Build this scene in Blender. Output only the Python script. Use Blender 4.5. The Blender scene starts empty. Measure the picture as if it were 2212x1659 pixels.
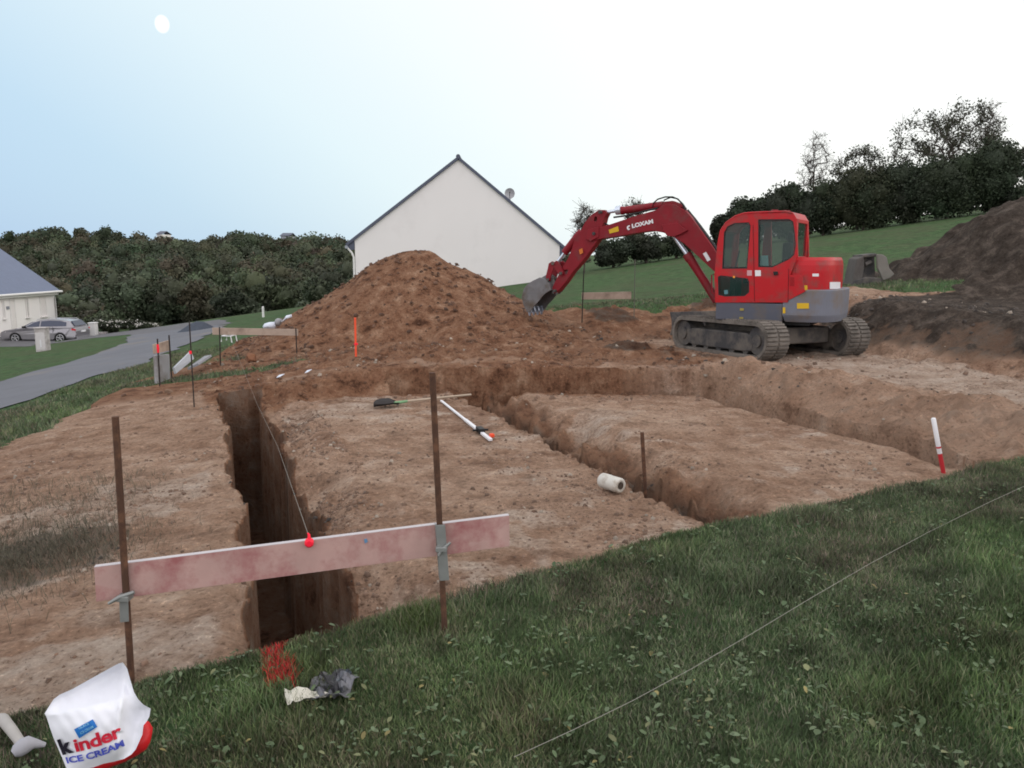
import bpy, math, random
import numpy as np
from mathutils import Vector, Matrix
sc = bpy.context.scene
R = math.radians
# ---------------------------------------------------------------- camera
CAM_H, PITCH, FPX = 1.65, R(9), 1703.0      # FPX: focal length for a picture 2212 px wide
cd = bpy.data.cameras.new('camera'); cam = bpy.data.objects.new('camera', cd)
sc.collection.objects.link(cam)
cam.location = (0, 0, CAM_H); cam.rotation_euler = (R(90) - PITCH, 0, 0)
cd.sensor_width = 36; cd.lens = 36 * FPX / 2212; cd.clip_start = .05; cd.clip_end = 3000
sc.camera = cam
# ---------------------------------------------------------------- sky and light
SUN_EL, SUN_AZ = 24, 75                       # degrees; azimuth clockwise from +Y
w = bpy.data.worlds.new('World'); sc.world = w; w.use_nodes = True
nt = w.node_tree; nt.nodes.clear()
N = nt.nodes.new; L = nt.links.new
out = N('ShaderNodeOutputWorld')
sky = N('ShaderNodeTexSky'); sky.sky_type = 'NISHITA'; sky.sun_disc = False
sky.sun_elevation = R(6); sky.sun_rotation = R(SUN_AZ); sky.air_density = 1.0; sky.dust_density = 1.5
bg1 = N('ShaderNodeBackground'); bg1.inputs[1].default_value = .025
L(sky.outputs[0], bg1.inputs[0])
tc = N('ShaderNodeTexCoord'); sep = N('ShaderNodeSeparateXYZ'); L(tc.outputs['Generated'], sep.inputs[0])
# dusk glow: blue away from the sunset (west is on the right), washed out white toward it
m1 = N('ShaderNodeMath'); m1.operation = 'MULTIPLY_ADD'; m1.inputs[1].default_value = 1.25; L(sep.outputs[2], m1.inputs[0]); L(sep.outputs[0], m1.inputs[2])
mr = N('ShaderNodeMapRange'); mr.inputs[1].default_value = -.62; mr.inputs[2].default_value = .44; L(m1.outputs[0], mr.inputs[0])
cr = N('ShaderNodeValToRGB'); L(mr.outputs[0], cr.inputs[0])
e = cr.color_ramp.elements
e[0].position = 0; e[0].color = (.40, .58, .82, 1)
e[1].position = 1; e[1].color = (.985, 1.0, .995, 1)
x = e.new(.30); x.color = (.53, .71, .87, 1)
x = e.new(.55); x.color = (.75, .88, .94, 1)
x = e.new(.78); x.color = (.89, .955, .97, 1)
bg2 = N('ShaderNodeBackground'); bg2.inputs[1].default_value = 1.0; L(cr.outputs[0], bg2.inputs[0])
# the dome overhead and behind the viewer is brighter, pale
mr2 = N('ShaderNodeMapRange'); mr2.inputs[1].default_value = .42; mr2.inputs[2].default_value = -.3; mr2.inputs[3].default_value = 1.0; mr2.inputs[4].default_value = 1.5
L(sep.outputs[1], mr2.inputs[0]); L(mr2.outputs[0], bg2.inputs[1])
mr3 = N('ShaderNodeMapRange'); mr3.inputs[1].default_value = .45; mr3.inputs[2].default_value = 0.0; L(sep.outputs[1], mr3.inputs[0])
mxw = N('ShaderNodeMix'); mxw.data_type = 'RGBA'; mxw.inputs[7].default_value = (.98, .955, .98, 1); L(mr3.outputs[0], mxw.inputs[0]); L(cr.outputs[0], mxw.inputs[6]); L(mxw.outputs[2], bg2.inputs[0])
add = N('ShaderNodeAddShader'); L(bg1.outputs[0], add.inputs[0]); L(bg2.outputs[0], add.inputs[1]); L(add.outputs[0], out.inputs[0])
sd = bpy.data.lights.new('sun', 'SUN'); sun = bpy.data.objects.new('sun', sd); sc.collection.objects.link(sun)
sd.energy = .45; sd.angle = R(50); sd.color = (1, .93, .86)
sun.rotation_euler = (R(90 - SUN_EL), 0, R(-SUN_AZ + 180))
sun.location = (20, 10, 30)
sc.view_settings.view_transform = 'Standard'; sc.view_settings.look = 'None'
sc.view_settings.exposure = 0; sc.view_settings.gamma = 1
sc.cycles.max_bounces = 6; sc.cycles.diffuse_bounces = 3; sc.cycles.transparent_max_bounces = 8
sc.cycles.filter_width = 1.8; sc.cycles.use_adaptive_sampling = True; sc.cycles.adaptive_threshold = .02
try: sc.cycles.use_denoising = True
except Exception: pass

# ---------------------------------------------------------------- helpers
def ray(u, v):
    x = (u - 1106) / FPX; y = (829.5 - v) / FPX; c, s = math.cos(PITCH), math.sin(PITCH)
    return Vector((x, c + y * s, -s + y * c))
def at_z(u, v, z):
    d = ray(u, v); t = (z - CAM_H) / d.z; return Vector((d.x * t, d.y * t, z))
def at_y(u, v, y):
    d = ray(u, v); t = y / d.y; return Vector((d.x * t, y, CAM_H + d.z * t))
def on_plane(u, v, p0, n):
    d = ray(u, v); o = Vector((0, 0, CAM_H)); t = (p0 - o).dot(n) / d.dot(n); return o + d * t
rng = np.random.RandomState(7)
def _h(ix, iy, s):
    h = (ix.astype(np.int64) * 374761393 + iy.astype(np.int64) * 668265263 + s * 974711) & 0xffffffff
    h = ((h ^ (h >> 13)) * 1274126177) & 0xffffffff
    return ((h ^ (h >> 16)) & 0xffff) / 65535.0
def vn(x, y, s=0):
    ix, iy = np.floor(x), np.floor(y); fx, fy = x - ix, y - iy
    fx = fx * fx * (3 - 2 * fx); fy = fy * fy * (3 - 2 * fy)
    a, b, c, d = _h(ix, iy, s), _h(ix + 1, iy, s), _h(ix, iy + 1, s), _h(ix + 1, iy + 1, s)
    return (a * (1 - fx) + b * fx) * (1 - fy) + (c * (1 - fx) + d * fx) * fy - .5
def fbm(x, y, f, o=3, s=0):
    r = 0; a = 1
    for k in range(o): r = r + a * vn(x * f, y * f, s + k * 17); f *= 2.1; a *= .5
    return r
def ss(e0, e1, x):
    t = np.clip((x - e0) / (e1 - e0), 0, 1); return t * t * (3 - 2 * t)
def tag(o, label=None, cat=None, group=None, kind=None):
    if label: o['label'] = label
    if cat: o['category'] = cat
    if group: o['group'] = group
    if kind: o['kind'] = kind
    return o
def link(o, parent=None):
    sc.collection.objects.link(o)
    if parent: o.parent = parent
    return o
def empty(name, loc=(0, 0, 0), rz=0, label=None, cat=None, group=None):
    o = bpy.data.objects.new(name, None); o.empty_display_size = .2; link(o)
    o.location = loc; o.rotation_euler = (0, 0, rz); return tag(o, label, cat, group)
def np_mesh(name, V, F, mat, parent=None, smooth=False, col=None, colname='tint'):
    V = np.asarray(V, np.float32); F = np.asarray(F, np.int32)
    me = bpy.data.meshes.new(name); k = F.shape[1]
    me.vertices.add(len(V)); me.vertices.foreach_set('co', V.ravel())
    me.loops.add(F.size); me.loops.foreach_set('vertex_index', F.ravel())
    me.polygons.add(len(F)); me.polygons.foreach_set('loop_start', np.arange(0, F.size, k, dtype=np.int32))
    if smooth: me.polygons.foreach_set('use_smooth', np.ones(len(F), bool))
    me.update(calc_edges=True)
    if col is not None:
        at = me.color_attributes.new(colname, 'FLOAT_COLOR', 'POINT')
        c = np.ones((len(V), 4), np.float32); c[:, :col.shape[1]] = col; at.data.foreach_set('color', c.ravel())
    if mat: me.materials.append(mat)
    return link(bpy.data.objects.new(name, me), parent)
class MB:
    """collects shapes, builds ONE mesh object"""
    def __init__(s): s.v = []; s.f = []; s.sm = []
    def add(s, vs, fs, smooth=False):
        n = len(s.v); s.v += [tuple(v) for v in vs]; s.f += [tuple(i + n for i in f) for f in fs]; s.sm += [smooth] * len(fs); return s
    def box(s, c, d, M=None):
        vs = [Vector((c[0] + sx * d[0] / 2, c[1] + sy * d[1] / 2, c[2] + sz * d[2] / 2)) for sx in (-1, 1) for sy in (-1, 1) for sz in (-1, 1)]
        if M: vs = [M @ v for v in vs]
        return s.add(vs, [(0, 1, 3, 2), (4, 6, 7, 5), (0, 4, 5, 1), (2, 3, 7, 6), (0, 2, 6, 4), (1, 5, 7, 3)])
    def tube(s, pts, r, n=10, cap=True):
        pts = [Vector(p) for p in pts]; rs = r if isinstance(r, (list, tuple)) else [r] * len(pts)
        vs = []; fs = []; up = Vector((0, 0, 1))
        for i, p in enumerate(pts):
            d = (pts[min(i + 1, len(pts) - 1)] - pts[max(i - 1, 0)]).normalized()
            a = d.cross(up if abs(d.z) < .95 else Vector((1, 0, 0))).normalized(); b = a.cross(d)
            for k in range(n):
                t = 2 * math.pi * k / n; vs.append(p + (a * math.cos(t) + b * math.sin(t)) * rs[i])
        for i in range(len(pts) - 1):
            for k in range(n): fs.append((i * n + k, i * n + (k + 1) % n, (i + 1) * n + (k + 1) % n, (i + 1) * n + k))
        s.add(vs, fs, True)
        if cap: 
            m = (len(pts) - 1) * n
            s.add([vs[k] for k in range(n)], [tuple(range(n))]); s.add([vs[m + k] for k in range(n)], [tuple(range(n))[::-1]])
        return s
    def prism(s, pts, ext, off=None):
        """polygon (3-D points) pushed along the vector ext"""
        ext = Vector(ext); pts = [Vector(p) + (Vector(off) if off else Vector()) for p in pts]; n = len(pts)
        return s.add(pts + [p + ext for p in pts], [tuple(range(n))[::-1], tuple(range(n, 2 * n))] + [(i, (i + 1) % n, n + (i + 1) % n, n + i) for i in range(n)])
    def build(s, name, mat, parent=None, bevel=0, M=None, label=None):
        me = bpy.data.meshes.new(name)
        vs = s.v if M is None else [tuple(M @ Vector(v)) for v in s.v]
        me.from_pydata(vs, [], s.f); me.update()
        for p, q in zip(me.polygons, s.sm): p.use_smooth = q
        import bmesh
        bm = bmesh.new(); bm.from_mesh(me); bmesh.ops.recalc_face_normals(bm, faces=bm.faces); bm.to_mesh(me); bm.free()
        me.materials.append(mat)
        o = link(bpy.data.objects.new(name, me), parent)
        if bevel:
            b = o.modifiers.new('bevel', 'BEVEL'); b.width = bevel; b.segments = 2; b.limit_method = 'ANGLE'; b.angle_limit = R(40)
            b.harden_normals = False
        if label: o['label'] = label
        return o
# ---------------------------------------------------------------- materials
def mat(name, col, rough=.7, metal=0, var=.12, scale=6, bump=0, bscale=40, spec=.3, alpha=1, trans=0, coat=0, dirt=None, dirt_amt=0, dscale=3, emit=None):
    m = bpy.data.materials.new(name); m.use_nodes = True; t = m.node_tree; B = t.nodes['Principled BSDF']
    n = t.nodes.new; l = t.links.new
    co = n('ShaderNodeTexCoord')
    nz = n('ShaderNodeTexNoise'); nz.inputs['Scale'].default_value = scale; nz.inputs['Detail'].default_value = 6; l(co.outputs['Object'], nz.inputs[0])
    mx = n('ShaderNodeMix'); mx.data_type = 'RGBA'
    mx.inputs[6].default_value = tuple(c * (1 - var) for c in col) + (1,); mx.inputs[7].default_value = tuple(min(1, c * (1 + var)) for c in col) + (1,)
    l(nz.outputs[0], mx.inputs[0]); last = mx.outputs[2]
    if dirt:
        n2 = n('ShaderNodeTexNoise'); n2.inputs['Scale'].default_value = dscale; n2.inputs['Detail'].default_value = 8; n2.inputs['Roughness'].default_value = .65; l(co.outputs['Object'], n2.inputs[0])
        rp = n('ShaderNodeMapRange'); rp.inputs[1].default_value = .62 - dirt_amt * .3; rp.inputs[2].default_value = .80 - dirt_amt * .25; l(n2.outputs[0], rp.inputs[0])
        m2 = n('ShaderNodeMix'); m2.data_type = 'RGBA'; l(rp.outputs[0], m2.inputs[0]); l(last, m2.inputs[6]); m2.inputs[7].default_value = tuple(dirt) + (1,); last = m2.outputs[2]
    l(last, B.inputs['Base Color'])
    B.inputs['Roughness'].default_value = rough; B.inputs['Metallic'].default_value = metal
    B.inputs['Specular IOR Level'].default_value = spec
    if coat: B.inputs['Coat Weight'].default_value = coat
    if alpha < 1: B.inputs['Alpha'].default_value = alpha
    if trans: B.inputs['Transmission Weight'].default_value = trans
    if emit: B.inputs['Emission Color'].default_value = tuple(col) + (1,); B.inputs['Emission Strength'].default_value = emit
    if bump:
        bn = n('ShaderNodeTexNoise'); bn.inputs['Scale'].default_value = bscale; bn.inputs['Detail'].default_value = 8; l(co.outputs['Object'], bn.inputs[0])
        bp = n('ShaderNodeBump'); bp.inputs['Strength'].default_value = 1; bp.inputs['Distance'].default_value = bump; l(bn.outputs[0], bp.inputs['Height']); l(bp.outputs[0], B.inputs['Normal'])
    return m
def tint_mat(name, rough=.7, var=.25, scale=3, transl=0.0, spec=.2):
    """colour from the mesh's own 'tint' attribute with a little noise"""
    m = bpy.data.materials.new(name); m.use_nodes = True; t = m.node_tree; B = t.nodes['Principled BSDF']; n = t.nodes.new; l = t.links.new
    a = n('ShaderNodeAttribute'); a.attribute_name = 'tint'
    co = n('ShaderNodeTexCoord'); nz = n('ShaderNodeTexNoise'); nz.inputs['Scale'].default_value = scale; nz.inputs['Detail'].default_value = 5; l(co.outputs['Object'], nz.inputs[0])
    rp = n('ShaderNodeMapRange'); rp.inputs[3].default_value = 1 - var; rp.inputs[4].default_value = 1 + var; l(nz.outputs[0], rp.inputs[0])
    vm = n('ShaderNodeVectorMath'); vm.operation = 'SCALE'; l(a.outputs['Color'], vm.inputs[0]); l(rp.outputs[0], vm.inputs['Scale'])
    l(vm.outputs[0], B.inputs['Base Color']); B.inputs['Roughness'].default_value = rough; B.inputs['Specular IOR Level'].default_value = spec
    return m
def soil_nodes(m):
    """earth, topsoil, clay, turf and painted shade on one sheet, mixed by the mesh's 'zone' attribute"""
    m.use_nodes = True; t = m.node_tree; B = t.nodes['Principled BSDF']; n = t.nodes.new; l = t.links.new
    co = n('ShaderNodeTexCoord'); P = co.outputs['Object']
    def noise(s, d=8, r=.6, off=0):
        z = n('ShaderNodeTexNoise'); z.inputs['Scale'].default_value = s; z.inputs['Detail'].default_value = d; z.inputs['Roughness'].default_value = r
        if off:
            mp = n('ShaderNodeMapping'); mp.inputs[1].default_value = (off, off * 2, off * 3); l(P, mp.inputs[0]); l(mp.outputs[0], z.inputs[0])
        else: l(P, z.inputs[0])
        return z.outputs[0]
    def ramp(f, stops):
        r = n('ShaderNodeValToRGB'); l(f, r.inputs[0]); e = r.color_ramp.elements
        while len(e) < len(stops): e.new(.5)
        for q, (p, c) in zip(e, stops): q.position = p; q.color = tuple(c) + (1,)
        return r.outputs[0]
    def mix(f, a, b, mode='MIX'):
        x = n('ShaderNodeMix'); x.data_type = 'RGBA'; x.blend_type = mode
        if isinstance(f, float): x.inputs[0].default_value = f
        else: l(f, x.inputs[0])
        for i, q in ((6, a), (7, b)):
            if isinstance(q, tuple): x.inputs[i].default_value = q + (1,)
            else: l(q, x.inputs[i])
        return x.outputs[2]
    def rng_(f, a, b, c=0., d=1.):
        x = n('ShaderNodeMapRange'); l(f, x.inputs[0]); x.inputs[1].default_value = a; x.inputs[2].default_value = b; x.inputs[3].default_value = c; x.inputs[4].default_value = d; return x.outputs[0]
    big = noise(.55, 7, .6); med = noise(3.2, 9, .68, 4.1); fine = noise(26, 8, .75, 2.2)
    dirt = ramp(big, [(.36, (.205, .120, .082)), (.46, (.290, .185, .127)), (.55, (.355, .243, .175)), (.66, (.41, .30, .225))])
    dirt2 = ramp(med, [(.35, (.090, .047, .029)), (.43, (.235, .142, .095)), (.55, (.350, .236, .168)), (.67, (.48, .375, .295))])
    dirt = mix(.55, dirt, dirt2)
    spk = ramp(fine, [(.33, (.38, .35, .33)), (.45, (.92, .92, .92)), (.58, (1.08, 1.08, 1.08)), (.68, (1.8, 1.8, 1.75))])
    clay = ramp(med, [(.35, (.072, .034, .020)), (.45, (.180, .090, .053)), (.56, (.235, .130, .080)), (.68, (.33, .21, .14))])
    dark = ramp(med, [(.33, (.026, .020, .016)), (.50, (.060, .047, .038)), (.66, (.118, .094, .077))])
    gr = ramp(med, [(.32, (.036, .052, .025)), (.5, (.054, .102, .040)), (.66, (.085, .142, .058))])
    gr = mix(rng_(big, .42, .6, 0., .5), gr, (.085, .085, .05))
    za = n('ShaderNodeAttribute'); za.attribute_name = 'zone'; zs = n('ShaderNodeSeparateColor'); l(za.outputs['Color'], zs.inputs[0])
    def brk(ch, k=.5):
        a = n('ShaderNodeMath'); a.operation = 'MULTIPLY_ADD'; l(med, a.inputs[0]); a.inputs[1].default_value = k; l(ch, a.inputs[2])
        b = n('ShaderNodeMath'); b.operation = 'MULTIPLY_ADD'; l(fine, b.inputs[0]); b.inputs[1].default_value = k; l(a.outputs[0], b.inputs[2])
        return rng_(b.outputs[0], .38 + k, .62 + k)
    pale = ramp(med, [(.34, (.24, .165, .122)), (.48, (.35, .26, .20)), (.64, (.44, .355, .29))])
    dirt = mix(brk(za.outputs['Alpha'], .45), dirt, pale)
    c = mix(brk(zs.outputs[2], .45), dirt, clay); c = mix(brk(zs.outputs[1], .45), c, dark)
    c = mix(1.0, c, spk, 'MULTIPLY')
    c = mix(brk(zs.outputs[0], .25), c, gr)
    l(c, B.inputs['Base Color']); B.inputs['Roughness'].default_value = .95; B.inputs['Specular IOR Level'].default_value = .1
    h = n('ShaderNodeMath'); h.operation = 'MULTIPLY_ADD'; l(med, h.inputs[0]); h.inputs[1].default_value = 3.; l(fine, h.inputs[2])
    bp = n('ShaderNodeBump'); bp.inputs['Strength'].default_value = 1; bp.inputs['Distance'].default_value = .03; l(h.outputs[0], bp.inputs['Height']); l(bp.outputs[0], B.inputs['Normal'])
    return m
M_soil = soil_nodes(bpy.data.materials.new('soil'))
M_leaf = tint_mat('foliage', .75, .2, .8)
M_grass = tint_mat('grass_blades', .6, .2, 2)
M_bark = mat('bark', (.075, .062, .052), .9, var=.3, scale=12, bump=.01)
# ---------------------------------------------------------------- terrain
TH = R(-21.4); SA, CA = math.sin(TH), math.cos(TH)      # trenches run along (SA, CA)
def to_ab(x, y): return x * SA + y * CA, x * CA - y * SA
def to_xy(a, b): return a * SA + b * CA, a * CA - b * SA
def natural(x, y):
    xl = np.clip(x, -28, 0); xr = np.clip(x, 0, 45)
    sl = .06 + .08 * ss(5, 13, y); sr = .055 + .035 * ss(6, 14, y) + .05 * ss(20, 40, y)
    c = .33 * ss(3, 16, y) + .2 * ss(16, 45, y)
    z = c + sl * xl + sr * xr
    V = np.interp(y, [50, 62, 85, 120, 160, 200, 260, 700], [-3, -4.5, -9, -8, -5, -1, 1.5, 0])
    wl = ss(.03, -.10, x / np.maximum(y, 1)) * ss(50, 80, y)
    z = z * (1 - wl) + V * wl
    z = z + ss(60, 140, y) * (1 - wl) * (-3.)
    return z
def a_edge(b): return np.interp(b, [-6, -.8, .1, 1, 1.7, 2.7, 3.6, 5.1, 8], [3.2, 3.37, 3.45, 3.56, 3.67, 3.80, 3.76, 3.80, 3.9])
def a_back(b): return np.interp(b, [0, .8, 3, 4.9, 6.8, 7.2], [11.6, 11.5, 11.45, 10.75, 9.75, 9.6])
def b_left(a): return np.interp(a, [0, 8, 10, 12, 15.7, 18], [-2.3, -2.3, -2.15, -1.9, -1.1, 1.0])
def b_crest(a): return np.interp(a, [3, 5, 6.4, 8, 9.5], [9.6, 9.1, 8.5, 7.75, 7.45])
def wob(a, b): return (.11 * vn(a * 1.6, a * 0, 31) + .045 * vn(a * 5.3, a * 0, 33) + .02 * vn(a * 13, a * 0, 35)) * ss(-1.5, -.2, b) * ss(8.6, 7.6, b)
def terrain(x, y):
    a, b = to_ab(x, y)
    z = natural(x, y); n1 = fbm(x, y, .9, 3, 3); n2 = fbm(x, y, 4.5, 3, 5); n3 = fbm(x, y, 17, 2, 9)
    # --- signed "inside the dug area"
    yb = np.interp(x, [-9, -6.5, -4, 0, 5, 7.5, 9], [15.5, 16, 18, 19.5, 18.5, 17.5, 16.5])
    sde = a - a_edge(b) + .10 * n2; sdl = b - b_left(a) + .35 * n1; sdb = (yb - y) + 1.0 * n1
    D = np.minimum(np.minimum(sde, sdl), sdb)
    apron = -.25 + .08 * np.minimum(b, 0) - .012 * (a - 8)
    pz = np.where(b < .8, apron * ss(.9, 0, b) + -.35 * (1 - ss(.9, 0, b)), -.35) + .025 * n1 + .024 * n2 + .015 * n3
    pz = pz + .05 * ss(1.6, .8, b) * ss(.7, .8, b) * ss(7, 9, a) * (n2 + .6)
    # back and bench level
    dback = a - a_back(b) - .12 * n2 - .20 * n1
    tb = np.maximum((b - 10.9 + .3 * n1) / 1.3, (a - 13.3) / 4.2)
    wN = ss(0, 1, tb)
    T = np.where(b > 9, np.minimum(z, .72 + .05 * np.maximum(y - 13, 0)), z)
    rough = ss(.3, 1.2, dback) * np.maximum(ss(8.4, 7.8, b), ss(13.2, 14.2, a)) * ss(22, 19, a)
    bench = 0.0 * (1 - wN) + T * wN + rough * (.17 * n1 + .13 * n2 + .025 * n3) + (1 - rough) * (.02 * n1 + .02 * n2 + .006 * n3)
    bench = bench + ss(9.2, 10.8, b) * (1 - ss(12, 13, b)) * ss(14.5, 12, a) * (.07 * n1 + .10 * n2)
    # the low bank behind the platform; on the left it fades into the apron
    hb = ss(-.3, 2.6, b)
    bench = bench * hb + apron * (1 - hb)
    wall = ss(0, .36 + .3 * np.clip(n1 + .2, 0, 1), dback + .05 * n3)
    crest = b_crest(a) + .10 * n1 + .10 * n2
    slope_r = ss(7.05, 1., b) * 0
    wr = np.clip((b - 7.12) / np.maximum(crest - 7.12, .2), 0, 1); wr = wr ** .8
    wr = wr + .14 * np.sin(np.pi * np.clip(wr, 0, 1)) * (n2 * 2.2 + n1) 
    up = np.maximum(wall * (a > a_back(b) - .3), np.where(b > 7.1, wr, 0))
    bench = bench + ss(7.0, 7.4, b) * ss(crest + 1.4, crest + .1, b) * ss(10.6, 9.6, a) * (.15 * fbm(x, y, 1.7, 3, 41) + .13 * np.abs(fbm(x, y, 2.9, 2, 42)))
    lump = ss(6.9, 7.6, b) * ss(crest + 1.0, crest, b) * ss(10.4, 9.4, a)
    zi = pz * (1 - up) + (bench + lump * (.05 + .05 * n2 + .08 * n1)) * up
    # --- trenches
    jl = wob(a, b)
    def inside(q, q0, q1, s=.045): return ss(q0 - s / 2, q0 + s / 2, q) * (1 - ss(q1 - s / 2, q1 + s / 2, q))
    st = a_edge(b) + .12
    for c0, k, a1 in ((.72, .13, 12.), (3.9, .26, 11.), (7.15, .0, 10.)):      # slumped rims on the far side of each trench
        if k: zi = zi - k * (.9 + 1.8 * n2 + 1.2 * n1) * ss(.42 + .5 * n1, 0, b - c0 - .12) * (b > c0 - .3) * (a < a1) * ss(.9, .3, zi * 0 + np.maximum(c0 - .1 - b, 0))
        zi = zi + .045 * np.maximum(n2 + .1, 0) * ss(.9, .3, np.abs(b - c0 - .4)) * (a > 5) * (a < a1)
    cr = .26 * np.maximum(0, vn(a * 1.3, a * 0, 51) * 2) * ss(5, 7, a) 
    t1 = inside(b + jl, .195, .735, .02) * inside(a + .04 * n2, st, 12.0, .07)
    t2 = inside(b + jl, 3.465, 3.915, .02) * inside(a, st, a_back(3.7) + .3, .07)
    t3 = inside(b + jl, 6.735, 7.215, .02) * inside(a, st, a_back(6.9) + .3, .07)
    t4 = inside(a - a_back(b) + .04 * n2, -.02, .36, .05) * inside(b, 2.6, 7.1, .06)
    fl = -2.35 + .05 * n2
    zi = zi * (1 - t1) + np.minimum(zi, fl) * t1
    zi = zi * (1 - t2) + np.minimum(zi, fl + .2) * t2
    zi = zi * (1 - t3) + np.minimum(zi, fl + .3) * t3
    zi = zi * (1 - t4) + np.minimum(zi, fl + .45) * t4
    rim = np.minimum(np.abs(b + jl - .195), np.abs(b + jl - .735)); rim = np.minimum(rim, np.minimum(np.abs(b + jl - 3.465), np.abs(b + jl - 3.915)))
    zi = zi + (.06 * n3 + .05 * np.minimum(n2, 0)) * ss(.16, .02, rim) * (zi > -.8)
    # --- join turf and dug area
    turf = z + .018 * n2 * ss(30, 12, y) + .05 * fbm(x, y, .35, 2, 21) * ss(2, 8, y)
    wi = ss(-.03, .14, sde) * ss(-.25, .35, sdl) * ss(-1.2, .6, sdb)
    # right of the bench the cut bank already meets natural ground
    zz = turf * (1 - wi) + zi * wi
    # --- colour zones
    far_b = ss(11.4, 12.6, b + .5 * n1)
    grass = 1 - ss(-.05, .05, D + .12 * n3)
    # greenish growth inside the dug area: lower left patch, left-back strip
    pat = np.exp(-(((x + 3.35) / .55) ** 2 + ((y - 5.0) / .6) ** 2)) + .55 * np.exp(-(((x + 2.85) / .4) ** 2 + ((y - 5.2) / .5) ** 2))
    strip = np.exp(-(((x + 5.4) / 2.2) ** 2 + ((y - 13.3 - .2 * (x + 5)) / .45) ** 2))
    grass = np.maximum(grass, ss(.4, .6, strip + .35 * n2) * .9)
    darks = ss(.0, .5, np.minimum(b - 10.9 + .6 * n1, x - 5.6 + n1)) * ss(27, 24, y) * ss(-.5, .3, 15.6 - y + .08 * x + 3 * ss(9, 12, x) + .8 * n1)
    grass = grass * (1 - darks)
    dk = darks * (.55 + .45 * ss(.35, .75, zz + .5 * n2))
    dk = np.maximum(dk, .5 * ss(.1, .5, n2) * rough * ss(1, 3, x))
    dk = np.maximum(dk, .50 * ss(1.15, .75, b) * (b > .7) * ss(6.5, 8, a) * ss(12, 11, a) * (.6 + n2))
    org = ss(-.35, .0, dback) * ss(1.4, .2, dback) * ss(.2, 1, b) * (1 - ss(5.5, 7.2, b)) * .9
    org = np.maximum(org, rough * (.66 + .25 * n1)); dk = np.maximum(dk, rough * .55 * ss(-.05, .3, n1 + .5 * n2) * ss(-1, 2, x)); org = np.maximum(org, .7 * (1 - wN) * ss(11.0, 12, b) * (b > 10))
    org = np.maximum(org, ss(10.6, 11.6, a) * inside(b, -.1, 1.1, .4) * .8)
    org = np.maximum(org, .55 * ss(3.3, 3.5, b) * ss(4.45 + .5 * n2, 4.1, b) * (a < 10.8)); dk = np.maximum(dk, .50 * ss(3.55, 3.8, b) * ss(4.3 + .4 * n2, 4.0, b) * (a < 10.8) * (a > 4.5) * (.9 + n2)); org = np.maximum(org, .40 * ss(6.8, 7.1, b) * ss(crest + .5 + n2, crest, b) * (a < 12)); dk = np.maximum(dk, .42 * ss(-.15, .35, n2 + .8 * n3) * ss(7.1, 7.3, b) * ss(crest + .5, crest, b)); tw = (b + jl > .15) * (b + jl < .80) * (a < 12.1) * (a > st); org = np.maximum(org, .9 * tw); dk = np.maximum(dk, .48 * tw)  # clay tint, plus dk painting shade into trench walls and right bank slope
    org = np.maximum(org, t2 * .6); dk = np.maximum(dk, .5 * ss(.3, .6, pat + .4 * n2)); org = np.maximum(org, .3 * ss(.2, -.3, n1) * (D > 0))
    pale = .80 * ss(8.0, 9.0, b) * ss(11.4, 10.4, b) * ss(12.5, 10.5, a) * ss(-.3, .3, b - crest)
    pale = np.maximum(pale, .62 * ss(.15, -.1, b) * ss(-2.2, -1.4, b) * ss(9.5, 7.0, a) * ss(-.35, .15, n1 + .5 * n2))
    pale = np.maximum(pale, .55 * ss(.05, .35, n1 + .45 * n2) * (b > .9) * (b < 6.6) * (1 - np.clip(up, 0, 1)))
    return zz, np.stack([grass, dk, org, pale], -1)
def geo(start, step, ratio, end):
    r = [start]; s = step
    while abs(r[-1] - start) < abs(end - start): r.append(r[-1] + s); s *= ratio
    return r[1:]
ga = np.array(sorted(geo(0., -.15, 1.4, -40)) + list(np.arange(0, 3.3, .05)) + list(np.arange(3.3, 12.6, .03)) + list(np.arange(12.6, 19, .06)) + geo(19., .08, 1.06, 720))
gb = np.array(sorted(geo(-4.8, -.05, 1.045, -420)) + list(np.arange(-4.8, -2.4, .045)) + list(np.arange(-2.4, 9.0, .03)) + list(np.arange(9.0, 13, .05)) + geo(13., .06, 1.05, 420))
AA, BB = np.meshgrid(ga, gb, indexing='ij'); BB = BB - wob(AA, BB); XX, YY = to_xy(AA, BB)
ZZ, ZN = terrain(XX, YY)
na, nb = AA.shape
idx = np.arange(na * nb).reshape(na, nb)
F = np.stack([idx[:-1, :-1], idx[1:, :-1], idx[1:, 1:], idx[:-1, 1:]], -1).reshape(-1, 4)[:, ::-1]
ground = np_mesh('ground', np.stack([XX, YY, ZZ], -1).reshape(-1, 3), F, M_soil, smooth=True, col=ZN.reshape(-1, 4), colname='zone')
tag(ground, kind='structure')
print('ground verts', na * nb)
def tz(x, y): return float(terrain(np.array([float(x)]), np.array([float(y)]))[0][0])
def drop(u, v, z0=0.0, it=12):
    """where the line of sight through (u, v) meets the ground"""
    z = z0
    for _ in range(it):
        p = at_z(u, v, z); z = .5 * z + .5 * tz(p.x, p.y)
    return at_z(u, v, z)
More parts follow.
